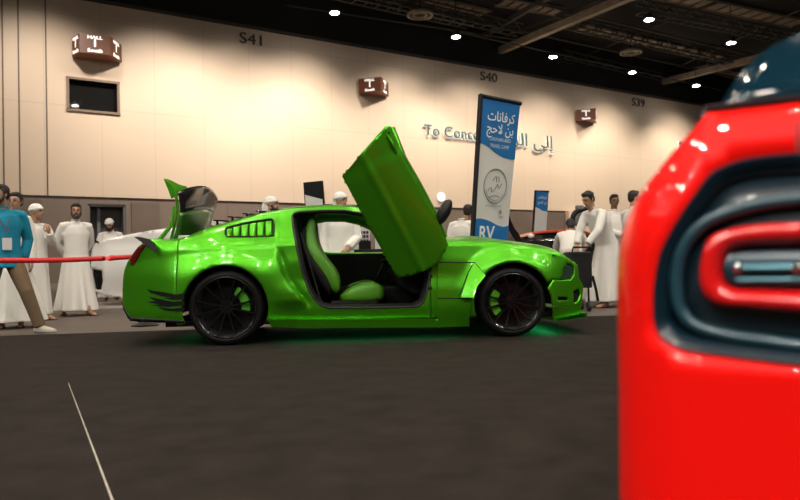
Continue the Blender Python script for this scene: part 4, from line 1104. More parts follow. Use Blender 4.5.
# ------------------------------------------------------------------ banners
M['blue'] = mat('banner_blue', (.012, .15, .42), .5)
M['banner_white'] = mat('banner_white', (.62, .60, .58), .55)
M['banner_grey'] = mat('banner_grey', (.22, .24, .27), .55)
M['banner_text'] = mat('banner_text', (.75, .78, .8), .5)
class Flat:
    """a flat stand graphic between four corner points, with u to the right and v up"""
    def __init__(s, TL, TR, BR, BL): s.c = (TL, TR, BR, BL); s.n = (TR - TL).cross(BL - TL).normalized(); s.n = s.n if s.n.y < 0 else -s.n
    def P(s, u, v, o=0):
        TL, TR, BR, BL = s.c; a = TL.lerp(TR, u); b = BL.lerp(BR, u); return b.lerp(a, v) + s.n * o
    def poly(s, pts, name, m, par, o=.004, th=.003):
        o_ = o if o else 0; back = o_ - .02 if not o else .001
        mb = sheet(pts, [], lambda u, v: s.P(u, v, o_ if not o else .008), d=.05, edge=.04); dn = densify(pts, .04); dn.append(dn[0])
        mb.grid([[s.P(u, v, q) for u, v in dn] for q in ((o_ if not o else .008), back)])
        return mb.build(name, m, par, smooth=False)
    def area(s, pts, name, m, par, o=.004, d=.04):
        sh = sheet(pts, [], lambda u, v: s.P(u, v, o), d=d); return sh.build(name, m, par, solid=.002, smooth=False)
    def write(s, body, u, v, hu, m, par, name='lettering', o=.014, bold=0, aspect=1.0, H=1.0, Wd=1.0):
        c = bpy.data.curves.new(name, 'FONT'); c.body = body; c.size = 1; c.align_x = 'CENTER'; c.align_y = 'CENTER'; c.offset = bold; c.resolution_u = 3
        t = bpy.data.objects.new(name, c); COL.objects.link(t); bpy.context.view_layer.update()
        me = bpy.data.meshes.new_from_object(t.evaluated_get(bpy.context.evaluated_depsgraph_get())); bpy.data.objects.remove(t)
        me.name = name; me.materials.clear(); me.materials.append(m)
        inv = par.matrix_basis.inverted() if par else Matrix.Identity(4)
        for vt in me.vertices: vt.co = inv @ s.P(u + vt.co.x * hu / Wd * aspect, v + vt.co.y * hu / H, o)
        x = bpy.data.objects.new(name, me); COL.objects.link(x); x.parent = par; return x
def banner_root(name, label, base, group=None):
    return thing(name, label, 'banner', (0, 0, 0), 0, group)
# tall one behind the bonnet
TL, TR = at(482, 96, 9.0), at(519.8, 103.5, 9.43)
BL, BR = at(469, 323, 9.0), at(500, 320, 9.43); BL.z = .012; BR.z = .012
F1 = Flat(TL, TR, BR, BL); Hh = (TL - BL).length; Ww = (TR - TL).length
t = banner_root('tall_banner', 'tall blue and white banner with Arabic writing standing behind the green bonnet', BL)
F1.poly([(0, 0), (1, 0), (1, 1), (0, 1)], 'banner_sheet', M['banner_white'], t, 0, .012)
V = lambda py: 1 - (py - 99.0) / (322 - 99.0)
wave = [(0, 1), (1, 1)] + smooth_poly([(1, V(158.5)), (.86, V(158.6)), (.66, V(157.5)), (.45, V(154)), (.25, V(149)), (.1, V(146.5)), (0, V(146))], 4)
F1.poly(wave, 'banner_top_field', M['blue'], t)
w2 = [(0, V(296)), (0, V(223))] + smooth_poly([(0, V(223)), (.15, V(222)), (.4, V(224)), (.65, V(228)), (.85, V(229.5)), (1, V(228))], 4)[1:] + [(1, V(296))]
F1.poly(w2, 'banner_bottom_field', M['blue'], t)
mb = MB(); mb.tube([F1.P(-.035, 0), F1.P(-.035, 1.005)], .032, n=8); mb.tube([F1.P(-.04, 1.0), F1.P(1.02, 1.0)], .03, n=8); mb.build('banner_frame', M['black'], t)
mb = MB(); mb.box((F1.P(.5, 0)) + Vector((0, 0, .02)), (1.1, .4, .04), Matrix.Rotation(R(0), 3, 'Z')); mb.build('banner_foot', M['black'], t)
kw = dict(H=Hh, Wd=Ww)
F1.write(rtl('\ufedb\ufeae\ufed3\ufe8e\ufee7\ufe8e\ufe95'), .52, V(117.5), .175, M['banner_text'], t, bold=.012, aspect=.95, **kw)
F1.write(rtl('\ufe91\ufee6 \ufefb\ufea3\ufe9e'), .52, V(130), .175, M['banner_text'], t, bold=.012, aspect=.95, **kw)
F1.write('CARAVAN AND', .53, V(140.5), .068, M['banner_text'], t, bold=.0, aspect=.85, **kw)
F1.write('TRAVEL CAMP', .53, V(147.5), .068, M['banner_text'], t, bold=.0, aspect=.85, **kw)
# round emblem with a scribble of script
def circ(u, v, r, n=40, a0=0, a1=360): return [(u + r / Ww * math.cos(R(a0 + (a1 - a0) * i / n)), v + r / Hh * math.sin(R(a0 + (a1 - a0) * i / n))) for i in range(n + 1)]
r_e = .225
MB().tube([F1.P(u, v, .012) for u, v in circ(.50, V(188), r_e)[:-1]], .007, n=6, loop=True).build('emblem_ring', M['banner_grey'], t)
MB().tube([F1.P(u, v, .012) for u, v in circ(.50, V(188), r_e * .86, a0=200, a1=330)], .004, n=6).build('emblem_arc', M['banner_grey'], t)
mb = MB()
for pts in ([(.30, 193), (.38, 190), (.42, 194), (.50, 191), (.56, 186), (.60, 190), (.68, 185)], [(.42, 183), (.5, 178), (.53, 184)], [(.36, 200), (.5, 198), (.62, 199)], [(.58, 178), (.6, 184)]):
    mb.tube([F1.P(u, V(y), .012) for u, y in smooth_poly(pts, 4)], .006, n=6)
mb.build('emblem_script', M['banner_grey'], t)
F1.write('caravancamp travel', .48, V(208.5), .045, M['banner_grey'], t, aspect=.95, **kw)
F1.write('\u25cf', .70, V(215), .08, M['banner_grey'], t, **kw)
F1.write('2024', .72, V(220), .05, M['banner_grey'], t, bold=.01, **kw)
F1.write('RV', .34, V(237.5), .26, M['banner_text'], t, bold=.02, **kw)
# small one further back
TL, TR = at(536, 190.5, 15.6), at(548.6, 191.6, 15.8); BL, BR = at(529.5, 310, 15.6), at(543, 310, 15.8); BL.z = BR.z = .02
F2 = Flat(TL, TR, BR, BL); t = banner_root('small_banner', 'small blue and white banner in the distance right of the tall banner', BL); H2 = (TL - BL).length; W2 = (TR - TL).length
V2 = lambda py: 1 - (py - 191.0) / (309.5 - 191.0)
F2.poly([(0, 0), (1, 0), (1, 1), (0, 1)], 'banner_sheet', M['banner_white'], t, 0, .012)
F2.poly([(0, 1), (1, 1), (1, V2(214.5)), (.6, V2(214)), (.3, V2(211.5)), (0, V2(210))], 'banner_top_field', M['blue'], t)
MB().tube([F2.P(-.04, 0), F2.P(-.04, 1.0), F2.P(1.0, 1.0)], .025, n=6).build('banner_frame', M['black'], t)
F2.write(rtl('\ufedb\ufeae\ufed3\ufe8e\ufee7\ufe8e\ufe95'), .52, V2(198.6), .085, M['banner_text'], t, bold=.01, H=H2, Wd=W2)
F2.write(rtl('\ufe91\ufee6 \ufefb\ufea3\ufe9e'), .52, V2(204.5), .085, M['banner_text'], t, bold=.01, H=H2, Wd=W2)
# black one behind the roof
TL, TR = at(303.3, 182.5, 10.2), at(322.3, 180.6, 10.0); BL, BR = at(312, 314, 10.2), at(333, 316, 10.0); BL.z = BR.z = .02
F3 = Flat(TL, TR, BR, BL); t = banner_root('black_banner', 'black banner with a white slanting field leaning behind the green roof', BL)
F3.poly([(0, 0), (1, 0), (1, 1), (0, 1)], 'banner_sheet', M['black'], t, 0, .012)
F3.poly([(.06, .905), (.93, .86), (.95, .40), (.08, .40)], 'banner_white_field', M['banner_white'], t)
MB().tube([F3.P(0, 0, -.02), F3.P(0, 1.0, -.02)], .015, n=6).build('banner_pole', M['black'], t)

# ------------------------------------------------------------------ barrier belt and its posts
M['belt'] = mat('belt_red', (.62, .018, .022), .55)
A = at(-60, 259.3, 7.35); B_ = at(138, 256.5, 8.95)
mb = MB(); rows = []
n = 60; hw = .030
for i in range(n + 1):
    k = i / n; p = A.lerp(B_, k); p.z -= .03 * math.sin(math.pi * k)
    px = (p - CAM).dot(RT) / (p - CAM).dot(FW) * F_PX + 400
    tw = math.pi * sm((px - 101) / 10.0)          # half twist in the belt
    w_ = hw * (1 + .25 * bump((px - 108) / 9))
    up = Vector((0, 0, 1)) * math.cos(tw) + Vector((0, -1, 0)) * math.sin(tw)
    rows.append([p - up * w_, p + up * w_])
mb.grid(rows)
tag(mb.build('barrier_belt', M['belt'], solid=.003, soff=0), 'red barrier belt stretched waist high in front of the men at the left', 'belt')
def knot(p):
    mb = MB(); mb.tube([p + Vector(v) for v in ((-.07, -.02, .03), (-.02, -.035, .045), (.03, -.03, .0), (.08, -.02, -.04))], [.02, .03, .03, .02], n=8, flat=.4)
    mb.tube([p + Vector(v) for v in ((-.04, -.03, -.03), (.03, -.04, .02), (.07, -.03, .05))], [.02, .028, .015], n=8, flat=.4)
    return mb
def post(p, lab, zf=0.0):
    t = thing('barrier_post', lab, 'post', (p.x, p.y, zf), 0, 'barrier posts')
    MB().lathe([(.001, 0), (.17, 0), (.17, .015), (.03, .05), (.001, .05)], n=28).build('post_base', M['black'], t)
    MB().cyl((0, 0, .03), (0, 0, .9), .028).build('post_pole', M['chrome'], t)
    MB().cyl((0, 0, .83), (0, 0, .95), .036).build('belt_cassette', M['black'], t)
post(Vector((B_.x + .06, B_.y + .05, 0)), 'barrier post standing behind the tail of the green car')
post(Vector((A.x - .05, A.y, 0)), 'barrier post at the near end of the red belt', .008)

# ------------------------------------------------------------------ low white platform edge and cables on the floor at the left
M['platform'] = mat('platform_pale', (.42, .36, .32), .4)
M['platform_top'] = mat('platform_top', (.16, .13, .11), .5)
a = on_ground(-40, 313); b = on_ground(190, 307.5)
d_ = (b - a).normalized(); nn = Vector((-d_.y, d_.x, 0))
mb = MB(); P0, P1 = a, b
def slab_(p, q, dep, z0, z1):
    c = [p, q, q + nn * dep, p + nn * dep]; mb_ = MB(); mb_.add([v + Vector((0, 0, z0 - v.z)) for v in c] + [v + Vector((0, 0, z1 - v.z)) for v in c], [(3, 2, 1, 0), (4, 5, 6, 7), (0, 1, 5, 4), (1, 2, 6, 5), (2, 3, 7, 6), (3, 0, 4, 7)]); return mb_
t = thing('display_platform', 'low display platform with pale edges under the white car', 'platform', (0, 0, 0))
st = on_ground(70, 309)
a2 = on_ground(66, 309.5); b2 = on_ground(230, 305.5); d_ = (b2 - a2).normalized(); nn = Vector((-d_.y, d_.x, 0))
slab_(a2, b2, .10, 0, .04).build('platform_edge', M['platform'], t, smooth=False)
slab_(a2 + nn * .1, b2 + nn * .1, 2.4, 0, .036).build('platform_top', M['platform_top'], t, smooth=False)
a3 = on_ground(30, 303.5, .04) ; 
slab_(a2 + nn * 1.25, b2 + nn * 1.25, .12, .036, .046).build('platform_stripe', M['platform'], t, smooth=False)
# ------------------------------------------------------------------ white car behind the tail
wc = thing('white_car', 'white car with a black grille and open front standing behind the green tail', 'car', (0, 0, 0))
Yw = 13.3
def wpt(px, py, y=0): return at(px, py, Yw + y)
prof = [(90.5, 262), (90.3, 254), (91.5, 247), (95, 242.8), (104, 239.6), (118, 236.8), (134, 233.5), (150, 231), (168, 229), (190, 228), (205, 230), (215, 236), (230, 240), (232, 292), (150, 297), (128, 297.5), (104, 296), (93, 291), (91, 276)]
pp = [(wpt(a, b).x, wpt(a, b).z) for a, b in prof]
xs = [p[0] for p in pp]; 
def wfn(x, z):
    # side surface: bulges towards the camera at mid height
    zt = .9; return Vector((x, Yw - .06 * math.sin(math.pi * max(0, min(1, (z - .3) / .9))) + .10 * sm((min(xs) + .35 - x) / .35), z))
gr = [(wpt(a, b).x, wpt(a, b).z) for a, b in ((91.6, 269), (103.5, 270.5), (104, 281), (101, 290), (93.4, 289.8), (91.8, 277))]
sheet(pp, [gr], wfn, d=.06, edge=.03).build('body_side', M['white_paint'], wc, solid=.02, angle=50)
rows = []
tp = densify(pp[2:13], .06, False)
for k in range(7):
    u = k / 6; rows.append([Vector((x + .10 * u, wfn(x, z).y + 1.75 * u, z + .08 * math.sin(math.pi * u))) for x, z in tp])
MB().grid(rows).build('bonnet', M['white_paint'], wc, solid=.02, angle=50)
fr = densify([pp[i] for i in (2, 1, 0, 18, 17)], .05, False)
rows = [[Vector((x - .18 * math.sin(math.pi * k / 8) + .0, wfn(x, z).y + 1.75 * k / 8, z)) for x, z in fr] for k in range(9)]
MB().grid(rows).build('front_face', M['white_paint'], wc, solid=.02, angle=50)
g0 = [(x, z) for x, z in gr]
sheet(g0, [], lambda x, z: wfn(x, z) + Vector((0, .05, 0)), d=.05).build('side_grille', M['black'], wc)
mb = MB()
for (a, b) in (((94, 273), (103, 284)), ((93, 279), (99, 288)), ((97, 271), (103.5, 278)), ((103, 273), (94, 284)), ((103.5, 280), (98, 289))):
    mb.cyl(wfn(wpt(*a).x, wpt(*a).z) + Vector((0, .02, 0)), wfn(wpt(*b).x, wpt(*b).z) + Vector((0, .02, 0)), .008, n=5)
mb.build('grille_mesh', M['disc'], wc)
q = [(wpt(a, b).x, wpt(a, b).z) for a, b in ((104, 284.5), (112, 286), (126, 288), (127.5, 297), (104.5, 295.8))]
sheet(q, [], lambda x, z: wfn(x, z) - Vector((0, .006, 0)), d=.04).build('sill_cover', M['black'], wc, solid=.01)
p = wpt(150, 287); T = Matrix.Translation((p.x, Yw + .06, .368)) @ Matrix.Rotation(R(90), 4, 'X')
MB().lathe([(.2, -.2), (.32, -.2), (.33, -.02), (.30, .0), (.22, .0), (.2, -.02)], T, 36, closed_prof=True).build('tyre', M['tyre'], wc)
p = wpt(205, 287); T = Matrix.Translation((p.x, Yw + .06, .368)) @ Matrix.Rotation(R(90), 4, 'X')
MB().lathe([(.2, -.2), (.32, -.2), (.33, -.02), (.30, .0), (.22, .0), (.2, -.02)], T, 36, closed_prof=True).build('tyre', M['tyre'], wc)
mb = MB(); mb.tube([wpt(83.5, 231.5, -.1), wpt(88, 235, -.1), wpt(94, 240.5, -.08), wpt(99, 243, -.05)], [.02, .035, .03, .015], n=8, flat=.5); mb.build('wiper_blade', M['black'], wc)

# ------------------------------------------------------------------ dark car with an orange red roof, far right behind the bonnet
dc = thing('dark_car', 'dark car with an orange red roof parked beyond the green bonnet', 'car', (0, 0, 0)); Yd = 13.0
def dpt(px, py): p = at(px, py, Yd); return (p.x, p.z)
body_ = [dpt(a, b) for a, b in ((500, 243), (509, 240.5), (520, 239), (540, 238), (566, 238), (590, 238), (618, 240), (622, 262), (620, 286), (500, 290), (492, 284), (492, 255))]
def pr(poly, y0, y1): 
    mb = MB(); mb.prism(poly, lambda u, v, w: Vector((u, w, v)), y0, y1); return mb
pr(body_, Yd - .05, Yd + 1.7).build('car_body', M['black_gloss'], dc, bevel=.05)
gl_ = [dpt(a, b) for a, b in ((521, 240), (528, 236.3), (536, 233.6), (560, 232.4), (580, 232.4), (600, 238.5))]
pr(gl_, Yd + .12, Yd + 1.5).build('cabin_glass', M['glass'], dc, bevel=.03)
rf = [dpt(a, b) for a, b in ((526.5, 236.2), (534, 231.6), (548, 230), (566, 229.2), (584, 229.6), (598, 235), (596, 236.3), (582, 232.2), (560, 232.2), (540, 233), (531, 236))]
pr(rf, Yd + .08, Yd + 1.55).build('roof', mat('roof_orange_red', (.62, .06, .02), .35, coat=.5), dc, bevel=.01)
p = at(531, 236, Yd - .02); MB().ell(p, (.06, .03, .045)).build('head_lamp', M['white_paint'], dc)
for px in (512, 600):
    p = at(px, 280, Yd); T = Matrix.Translation((p.x, Yd - .02, .33)) @ Matrix.Rotation(R(90), 4, 'X')
    MB().lathe([(.2, -.2), (.32, -.2), (.33, -.02), (.30, .0), (.22, .0), (.2, -.02)], T, 32, closed_prof=True).build('tyre', M['tyre'], dc)
# raised black bonnet edge between the banners and the hoop behind the man
def arc3(pts, Y, r, name, m, par=None, n=8):
    return MB().tube([at(a, b, Y) for a, b in smooth_poly(pts, 4)], r, n=n).build(name, m, par)
o = thing('raised_bonnet', 'black raised car bonnet edge showing right of the tall banner', 'bonnet', (0, 0, 0))
mb = MB(); pts = [(507, 207.5), (508.5, 214), (511, 222), (514.5, 229), (519.5, 235.5), (521, 241), (517, 243), (512, 237), (509, 231), (506.6, 222), (505, 212)]
q_ = [(at(a, b, 10.9).x, at(a, b, 10.9).z) for a, b in pts]; mb.prism(q_, lambda u, v, w: Vector((u, w, v)), 10.85, 11.9); mb.build('bonnet_panel', M['black_gloss'], o, smooth=False)
mb = MB(); mb.cyl(at(519, 241, 11.1), at(519, 292, 11.1), .02); mb.cyl(at(516, 241, 11.8), at(516, 290, 11.8), .02); mb.box(at(518, 296, 11.4), (.5, 1.2, .35)); mb.build('support', M['black'], o)
o = thing('raised_hatch', 'black hoop shaped raised hatch frame behind the leaning man', 'hatch', (0, 0, 0))
arc3([(572.5, 226), (572.8, 218), (575, 213), (580, 210), (587, 209), (594, 210.5), (599, 215)], 12.5, .045, 'hatch_frame', M['black'], o)
sheet([(at(a, b, 12.5).x, at(a, b, 12.5).z) for a, b in ((573.5, 226), (574, 218), (578, 212.5), (587, 210.5), (597, 214), (598, 226))], [], lambda x, z: Vector((x, 12.52, z)), d=.08).build('hatch_glass', mat('hatch_glass', (.2, .19, .18), .2), o, solid=.01)
MB().box(at(579.5, 207.3, 12.5), (.14, .08, .07)).build('hatch_handle', mat('grey_plastic', (.16, .16, .16), .5), o, bevel=.01)
mb = MB(); mb.cyl(at(573, 224, 12.54), at(573, 262, 12.54), .03); mb.cyl(at(598, 214, 12.54), at(598, 262, 12.54), .03); mb.build('hatch_strut', M['black'], o)
# black equipment cart between the two men at the right
Yc = 10.02; o = thing('equipment_cart', 'black wheeled equipment cart standing between the green nose and the leaning man', 'cart', (0, 0, 0))
a = at(566, 252, Yc); b = at(588, 252, Yc); cx_ = (a.x + b.x) / 2
MB().box((cx_, Yc, (a.z + .33) / 2), (b.x - a.x, .4, a.z - .33)).build('cart_body', M['black'], o, bevel=.02)
mb = MB(); mb.tube([(a.x + .03, Yc - .25, a.z), (a.x + .03, Yc - .3, a.z + .06), (b.x - .03, Yc - .3, a.z + .06), (b.x - .03, Yc - .25, a.z)], .014, n=6); mb.build('cart_rail', M['black'], o)
for x in (a.x + .06, b.x - .06):
    for y in (-.2, .2):
        MB().cyl((x, Yc + y, .12), (x, Yc + y, .36), .015).build('leg', M['black'], o)
        MB().cyl((x - .02, Yc + y, .07), (x + .02, Yc + y, .07), .068).build('caster', M['rubber'], o)
mb = MB(); mb.tube([(b.x - .02, Yc - .27, .5), (b.x + .02, Yc - .3, .3), (b.x + .04, Yc - .3, .15)], .02, n=6); mb.build('hanging_strap', M['disc'], o)
# display board and table seen through the cabin
Yb = 11.0; o = thing('display_board', 'white display board with a black grid seen through the green car window', 'board', (0, 0, 0))
a = at(353, 227.5, Yb); b = at(370, 248, Yb)
MB().box(((a.x + b.x) / 2, Yb, (a.z + b.z) / 2), (b.x - a.x, .03, a.z - b.z)).build('board_panel', M['banner_white'], o, bevel=.004)
mb = MB()
for i in range(5):
    for j in range(4):
        mb.box((a.x + (b.x - a.x) * (.14 + .18 * i), Yb - .02, a.z - (a.z - b.z) * (.25 + .2 * j)), (.034, .012, .042))
mb.build('board_squares', M['black'], o, smooth=False)
mb = MB()
for x in (a.x + .04, b.x - .04): mb.cyl((x, Yb + .03, a.z), (x, Yb + .03, .0), .012, n=6)
mb.build('board_legs', M['black'], o)
o = thing('folding_table', 'black table with leaflets seen through the green car window', 'table', (0, 0, 0)); Yt = 10.4
a = at(350, 251, Yt); b = at(392, 251, Yt)
MB().box(((a.x + b.x) / 2, Yt + .1, a.z), (b.x - a.x, .6, .035)).build('table_top', M['black'], o, bevel=.005)
for x in (a.x + .05, b.x - .05):
    for y in (-.15, .35): MB().cyl((x, Yt + y, 0), (x, Yt + y, a.z), .015, n=8).build('leg', M['black'], o)
random.seed(5)
for i, (px, lab) in enumerate(((356, 'upright white leaflet holder at the left end of the black table'), (365, 'dark laptop-like case on the black table'), (378, 'white leaflet holder at the right end of the black table'))):
    p = at(px, 249, Yt + .05); mb = MB()
    if i == 1: mb.box((p.x, p.y, a.z + .085), (.18, .05, .13))
    else: mb.box((p.x, p.y, a.z + .10), (.09, .03, .16))
    tag(mb.build('leaflet_holder' if i != 1 else 'equipment_case', M['banner_white'] if i != 1 else M['interior'], bevel=.004), lab, 'holder' if i != 1 else 'case')
# ------------------------------------------------------------------ people
M['skin'] = mat('skin', (.40, .22, .14), .5); M['skin_dark'] = mat('skin_dark', (.20, .10, .06), .5)
M['hair'] = mat('hair_black', (.012, .009, .008), .6, bump=.4, bscale=200)
M['white_cloth'] = mat('white_cloth', (.74, .71, .67), .85, bump=.12, bscale=30, sheen=.1, spec=.2)
M['teal_cloth'] = mat('teal_cloth', (.012, .21, .33), .8, bump=.15, bscale=60, spec=.2, var=.12)
M['khaki'] = mat('khaki_cloth', (.17, .115, .07), .85, bump=.15, bscale=60, spec=.2)
M['eye'] = mat('eye_dark', (.01, .008, .008), .2); M['lip'] = mat('lip', (.25, .10, .08), .5)
M['sandal'] = mat('sandal_brown', (.07, .035, .02), .6); M['sneaker'] = mat('sneaker_tan', (.42, .38, .32), .7)
M['lanyard'] = mat('lanyard_red', (.25, .03, .04), .6); M['badge'] = mat('badge_white', (.6, .6, .6), .5)

def remesh(o, voxel, smooth_it=4, fac=.6):
    m = o.modifiers.new('r', 'REMESH'); m.mode = 'VOXEL'; m.voxel_size = voxel; m.use_smooth_shade = True
    if smooth_it:
        k = o.modifiers.new('s', 'SMOOTH'); k.iterations = smooth_it; k.factor = fac
    return o
def lerp(a, b, t): return a + (b - a) * t

def hand(mb, wrist, d, palm_n, curl=.5, mirror=1, k=1.0):
    """palm, four fingers and a thumb; d: direction of the hand, palm_n: palm normal"""
    d = d.normalized(); n = (palm_n - d * palm_n.dot(d)).normalized(); s = d.cross(n) * mirror
    rot = Matrix((s, d, n)).transposed()
    mb.ell(wrist + d * .045 * k, (.040 * k, .052 * k, .017 * k), rot, 12, 8)
    for i, (off, L) in enumerate(((-.027, .068), (-.009, .078), (.009, .073), (.026, .058))):
        p = wrist + d * .08 * k + s * off * k; path = [wrist + d * .05 * k + s * off * .8 * k, p]; dd = d.copy(); c = 0
        for j in range(3):
            c += curl * .55; q = (d * math.cos(c) + n * math.sin(c)); p = p + q * (L / 3 * k) ; path.append(p)
        mb.tube(path, [.010 * k, .0095 * k, .009 * k, .0085 * k, .007 * k], n=8)
    t0 = wrist + d * .025 * k - s * .03 * k
    mb.tube([t0, t0 + (d * .5 - s * .8).normalized() * .03 * k + n * .006, t0 + (d * .9 - s * .5).normalized() * .058 * k + n * .016 * k, t0 + (d * 1.0 - s * .25).normalized() * .078 * k + n * .024 * k], [.013 * k, .012 * k, .010 * k, .008 * k], n=8)

def person(name_label, P, rz, h, pose, skin='skin', hair=None, cap=False, beard=False, top='white_cloth', group=None, voxel=.011, trousers=False, z0=0.0, seed=1):
    """h: standing height. pose: dict of overrides in units of body height; +x = picture right when rz = 0, the person faces -y"""
    rnd = random.Random(seed)
    root = thing('person', name_label, 'person', (P.x, P.y, z0), rz, group)
    g = dict(pelvis=(0, 0, .53), chest=(0, 0, .72), neck=(0, .005, .825), head=(0, -.012, .925),
             sl=(-.105, 0, .80), sr=(.105, 0, .80), el=(-.135, .01, .63), er=(.135, .01, .63), wl=(-.14, -.03, .485), wr=(.14, -.03, .485),
             hl=(-.05, 0, .50), hr=(.05, 0, .50), kl=(-.055, -.01, .28), kr=(.055, -.01, .28), al=(-.06, .01, .045), ar=(.06, .01, .045), yaw=0, pitch=0, hem=.05, hemx=0, hemy=0, tl=0, tr_=0, cl=.5, cr=.5, nl=None, nr=None)
    g.update(pose)
    v = {k: Vector(a) * h for k, a in g.items() if isinstance(a, tuple) and len(a) == 3 and k not in ('nl', 'nr')}
    HR = Matrix.Rotation(g['yaw'], 3, 'Z') @ Matrix.Rotation(g['pitch'], 3, 'X') * .93
    k = h / 1.75; hc = v['head']
    # -- the skin surface: one continuous body
    mb = MB()
    mb.ell(hc + HR @ Vector((0, .008, .022)) * k, (.074 * k, .092 * k, .098 * k), HR, 18, 12)
    mb.ell(hc + HR @ Vector((0, -.022, -.045)) * k, (.056 * k, .066 * k, .070 * k), HR, 16, 10)
    mb.ell(hc + HR @ Vector((0, -.060, -.096)) * k, (.026 * k, .024 * k, .02 * k), HR, 10, 6)
    mb.tube([hc + HR @ Vector((0, -.085, .012)) * k, hc + HR @ Vector((0, -.106, -.022)) * k, hc + HR @ Vector((0, -.090, -.034)) * k], [.009 * k, .015 * k, .012 * k], n=8)
    mb.tube([hc + HR @ Vector((-.045, -.078, .022)) * k, hc + HR @ Vector((0, -.090, .024)) * k, hc + HR @ Vector((.045, -.078, .022)) * k], .010 * k, n=6)
    for s in (-1, 1): mb.ell(hc + HR @ Vector((s * .076, .012, -.012)) * k, (.009 * k, .020 * k, .032 * k), HR, 8, 6)
    mb.tube([hc + HR @ Vector((0, .02, -.05)) * k, v['neck'] - Vector((0, 0, .03 * h))], [.050 * k, .056 * k], n=14)
    mb.tube([v['neck'] - Vector((0, 0, .04 * h)), v['chest'], v['pelvis']], [.07 * k, .095 * k, .09 * k], n=14)
    for s in 'lr':
        mb.tube([v['chest'] + (v['s' + s] - v['chest']) * .3, v['s' + s], lerp(v['s' + s], v['e' + s], .5), v['e' + s], lerp(v['e' + s], v['w' + s], .4), v['w' + s]], [.05 * k, .050 * k, .044 * k, .036 * k, .036 * k, .025 * k], n=10)
        d = (v['w' + s] - v['e' + s]).normalized()
        dn = g['n' + s]; pn = Vector(dn) if dn else Vector((1 if s == 'l' else -1, 0, 0))
        hand(mb, v['w' + s], d if not g.get('d' + s) else Vector(g['d' + s]).normalized(), pn, g['c' + s], 1 if s == 'l' else -1, k)
        mb.tube([v['pelvis'], v['h' + s], lerp(v['h' + s], v['k' + s], .4), v['k' + s], lerp(v['k' + s], v['a' + s], .35), v['a' + s]], [.07 * k, .062 * k, .060 * k, .050 * k, .052 * k, .035 * k], n=12)
        an = v['a' + s]; ta = g['tl'] if s == 'l' else g['tr_']; fd = Matrix.Rotation(ta, 3, 'Z') @ Vector((0, -1, 0))
        up = .0 
        mb.tube([an + Vector((0, 0, -.015 * k)) - fd * .035 * k, an + Vector((0, 0, -.035 * k)) + fd * .05 * k, Vector((an.x, an.y, max(.022, an.z - .055 * k))) + fd * .13 * k, Vector((an.x, an.y, max(.018, an.z - .06 * k))) + fd * .18 * k], [.034 * k, .036 * k, .028 * k, .017 * k], n=10)
    body = remesh(mb.build('body', M[skin], root), voxel * .8, 2, .5)
    # -- face details
    for s in (-1, 1):
        e = MB(); e.ell(hc + HR @ Vector((s * .030, -.0835, .002)) * k, (.011 * k, .006 * k, .006 * k), HR, 8, 6); e.build('eye', M['eye'], root)
        b = MB(); b.tube([hc + HR @ Vector((s * .014, -.092, .024)) * k, hc + HR @ Vector((s * .034, -.090, .029)) * k, hc + HR @ Vector((s * .050, -.078, .022)) * k], [.004 * k, .005 * k, .003 * k], n=6); b.build('eyebrow', M['hair'], root)
    b = MB(); b.tube([hc + HR @ Vector((-.022, -.080, -.062)) * k, hc + HR @ Vector((0, -.088, -.060)) * k, hc + HR @ Vector((.022, -.080, -.062)) * k], [.004 * k, .007 * k, .004 * k], n=6, flat=.8); b.build('mouth', M['lip'], root)
    if hair:
        b = MB(); b.ell(hc + HR @ Vector((0, .022, .045)) * k, (.083 * k, .092 * k, .088 * k), HR, 18, 12)
        b.ell(hc + HR @ Vector((0, .055, -.005)) * k, (.074 * k, .055 * k, .075 * k), HR, 14, 10)
        b.ell(hc + HR @ Vector((0, -.035, .088)) * k, (.066 * k, .05 * k, .038 * k), HR, 14, 8)
        for s in (-1, 1): b.ell(hc + HR @ Vector((s * .072, .0, .012)) * k, (.012 * k, .022 * k, .040 * k), HR, 8, 6)
        if hair == 'full':
            for i in range(16):
                a = rnd.uniform(0, 6.28); r_ = rnd.uniform(.02, .075)
                b.ell(hc + HR @ Vector((r_ * math.cos(a), .015 + r_ * math.sin(a), .095 - r_ * .45)) * k, (.026 * k, .03 * k, .026 * k), None, 8, 6)
        remesh(b.build('hair', M['hair'], root), .009, 1, .4)
    if beard:
        b = MB(); b.tube([hc + HR @ Vector((-.073, -.008, -.02)) * k, hc + HR @ Vector((-.062, -.035, -.07)) * k, hc + HR @ Vector((-.028, -.068, -.108)) * k, hc + HR @ Vector((0, -.078, -.112)) * k, hc + HR @ Vector((.028, -.068, -.108)) * k, hc + HR @ Vector((.062, -.035, -.07)) * k, hc + HR @ Vector((.073, -.008, -.02)) * k], [.013 * k, .022 * k, .026 * k, .027 * k, .026 * k, .022 * k, .013 * k], n=8)
        b.tube([hc + HR @ Vector((-.032, -.078, -.072)) * k, hc + HR @ Vector((-.016, -.092, -.048)) * k, hc + HR @ Vector((0, -.096, -.046)) * k, hc + HR @ Vector((.016, -.092, -.048)) * k, hc + HR @ Vector((.032, -.078, -.072)) * k], .008 * k, n=6)
        remesh(b.build('beard', M['hair'], root), .008, 1, .4)
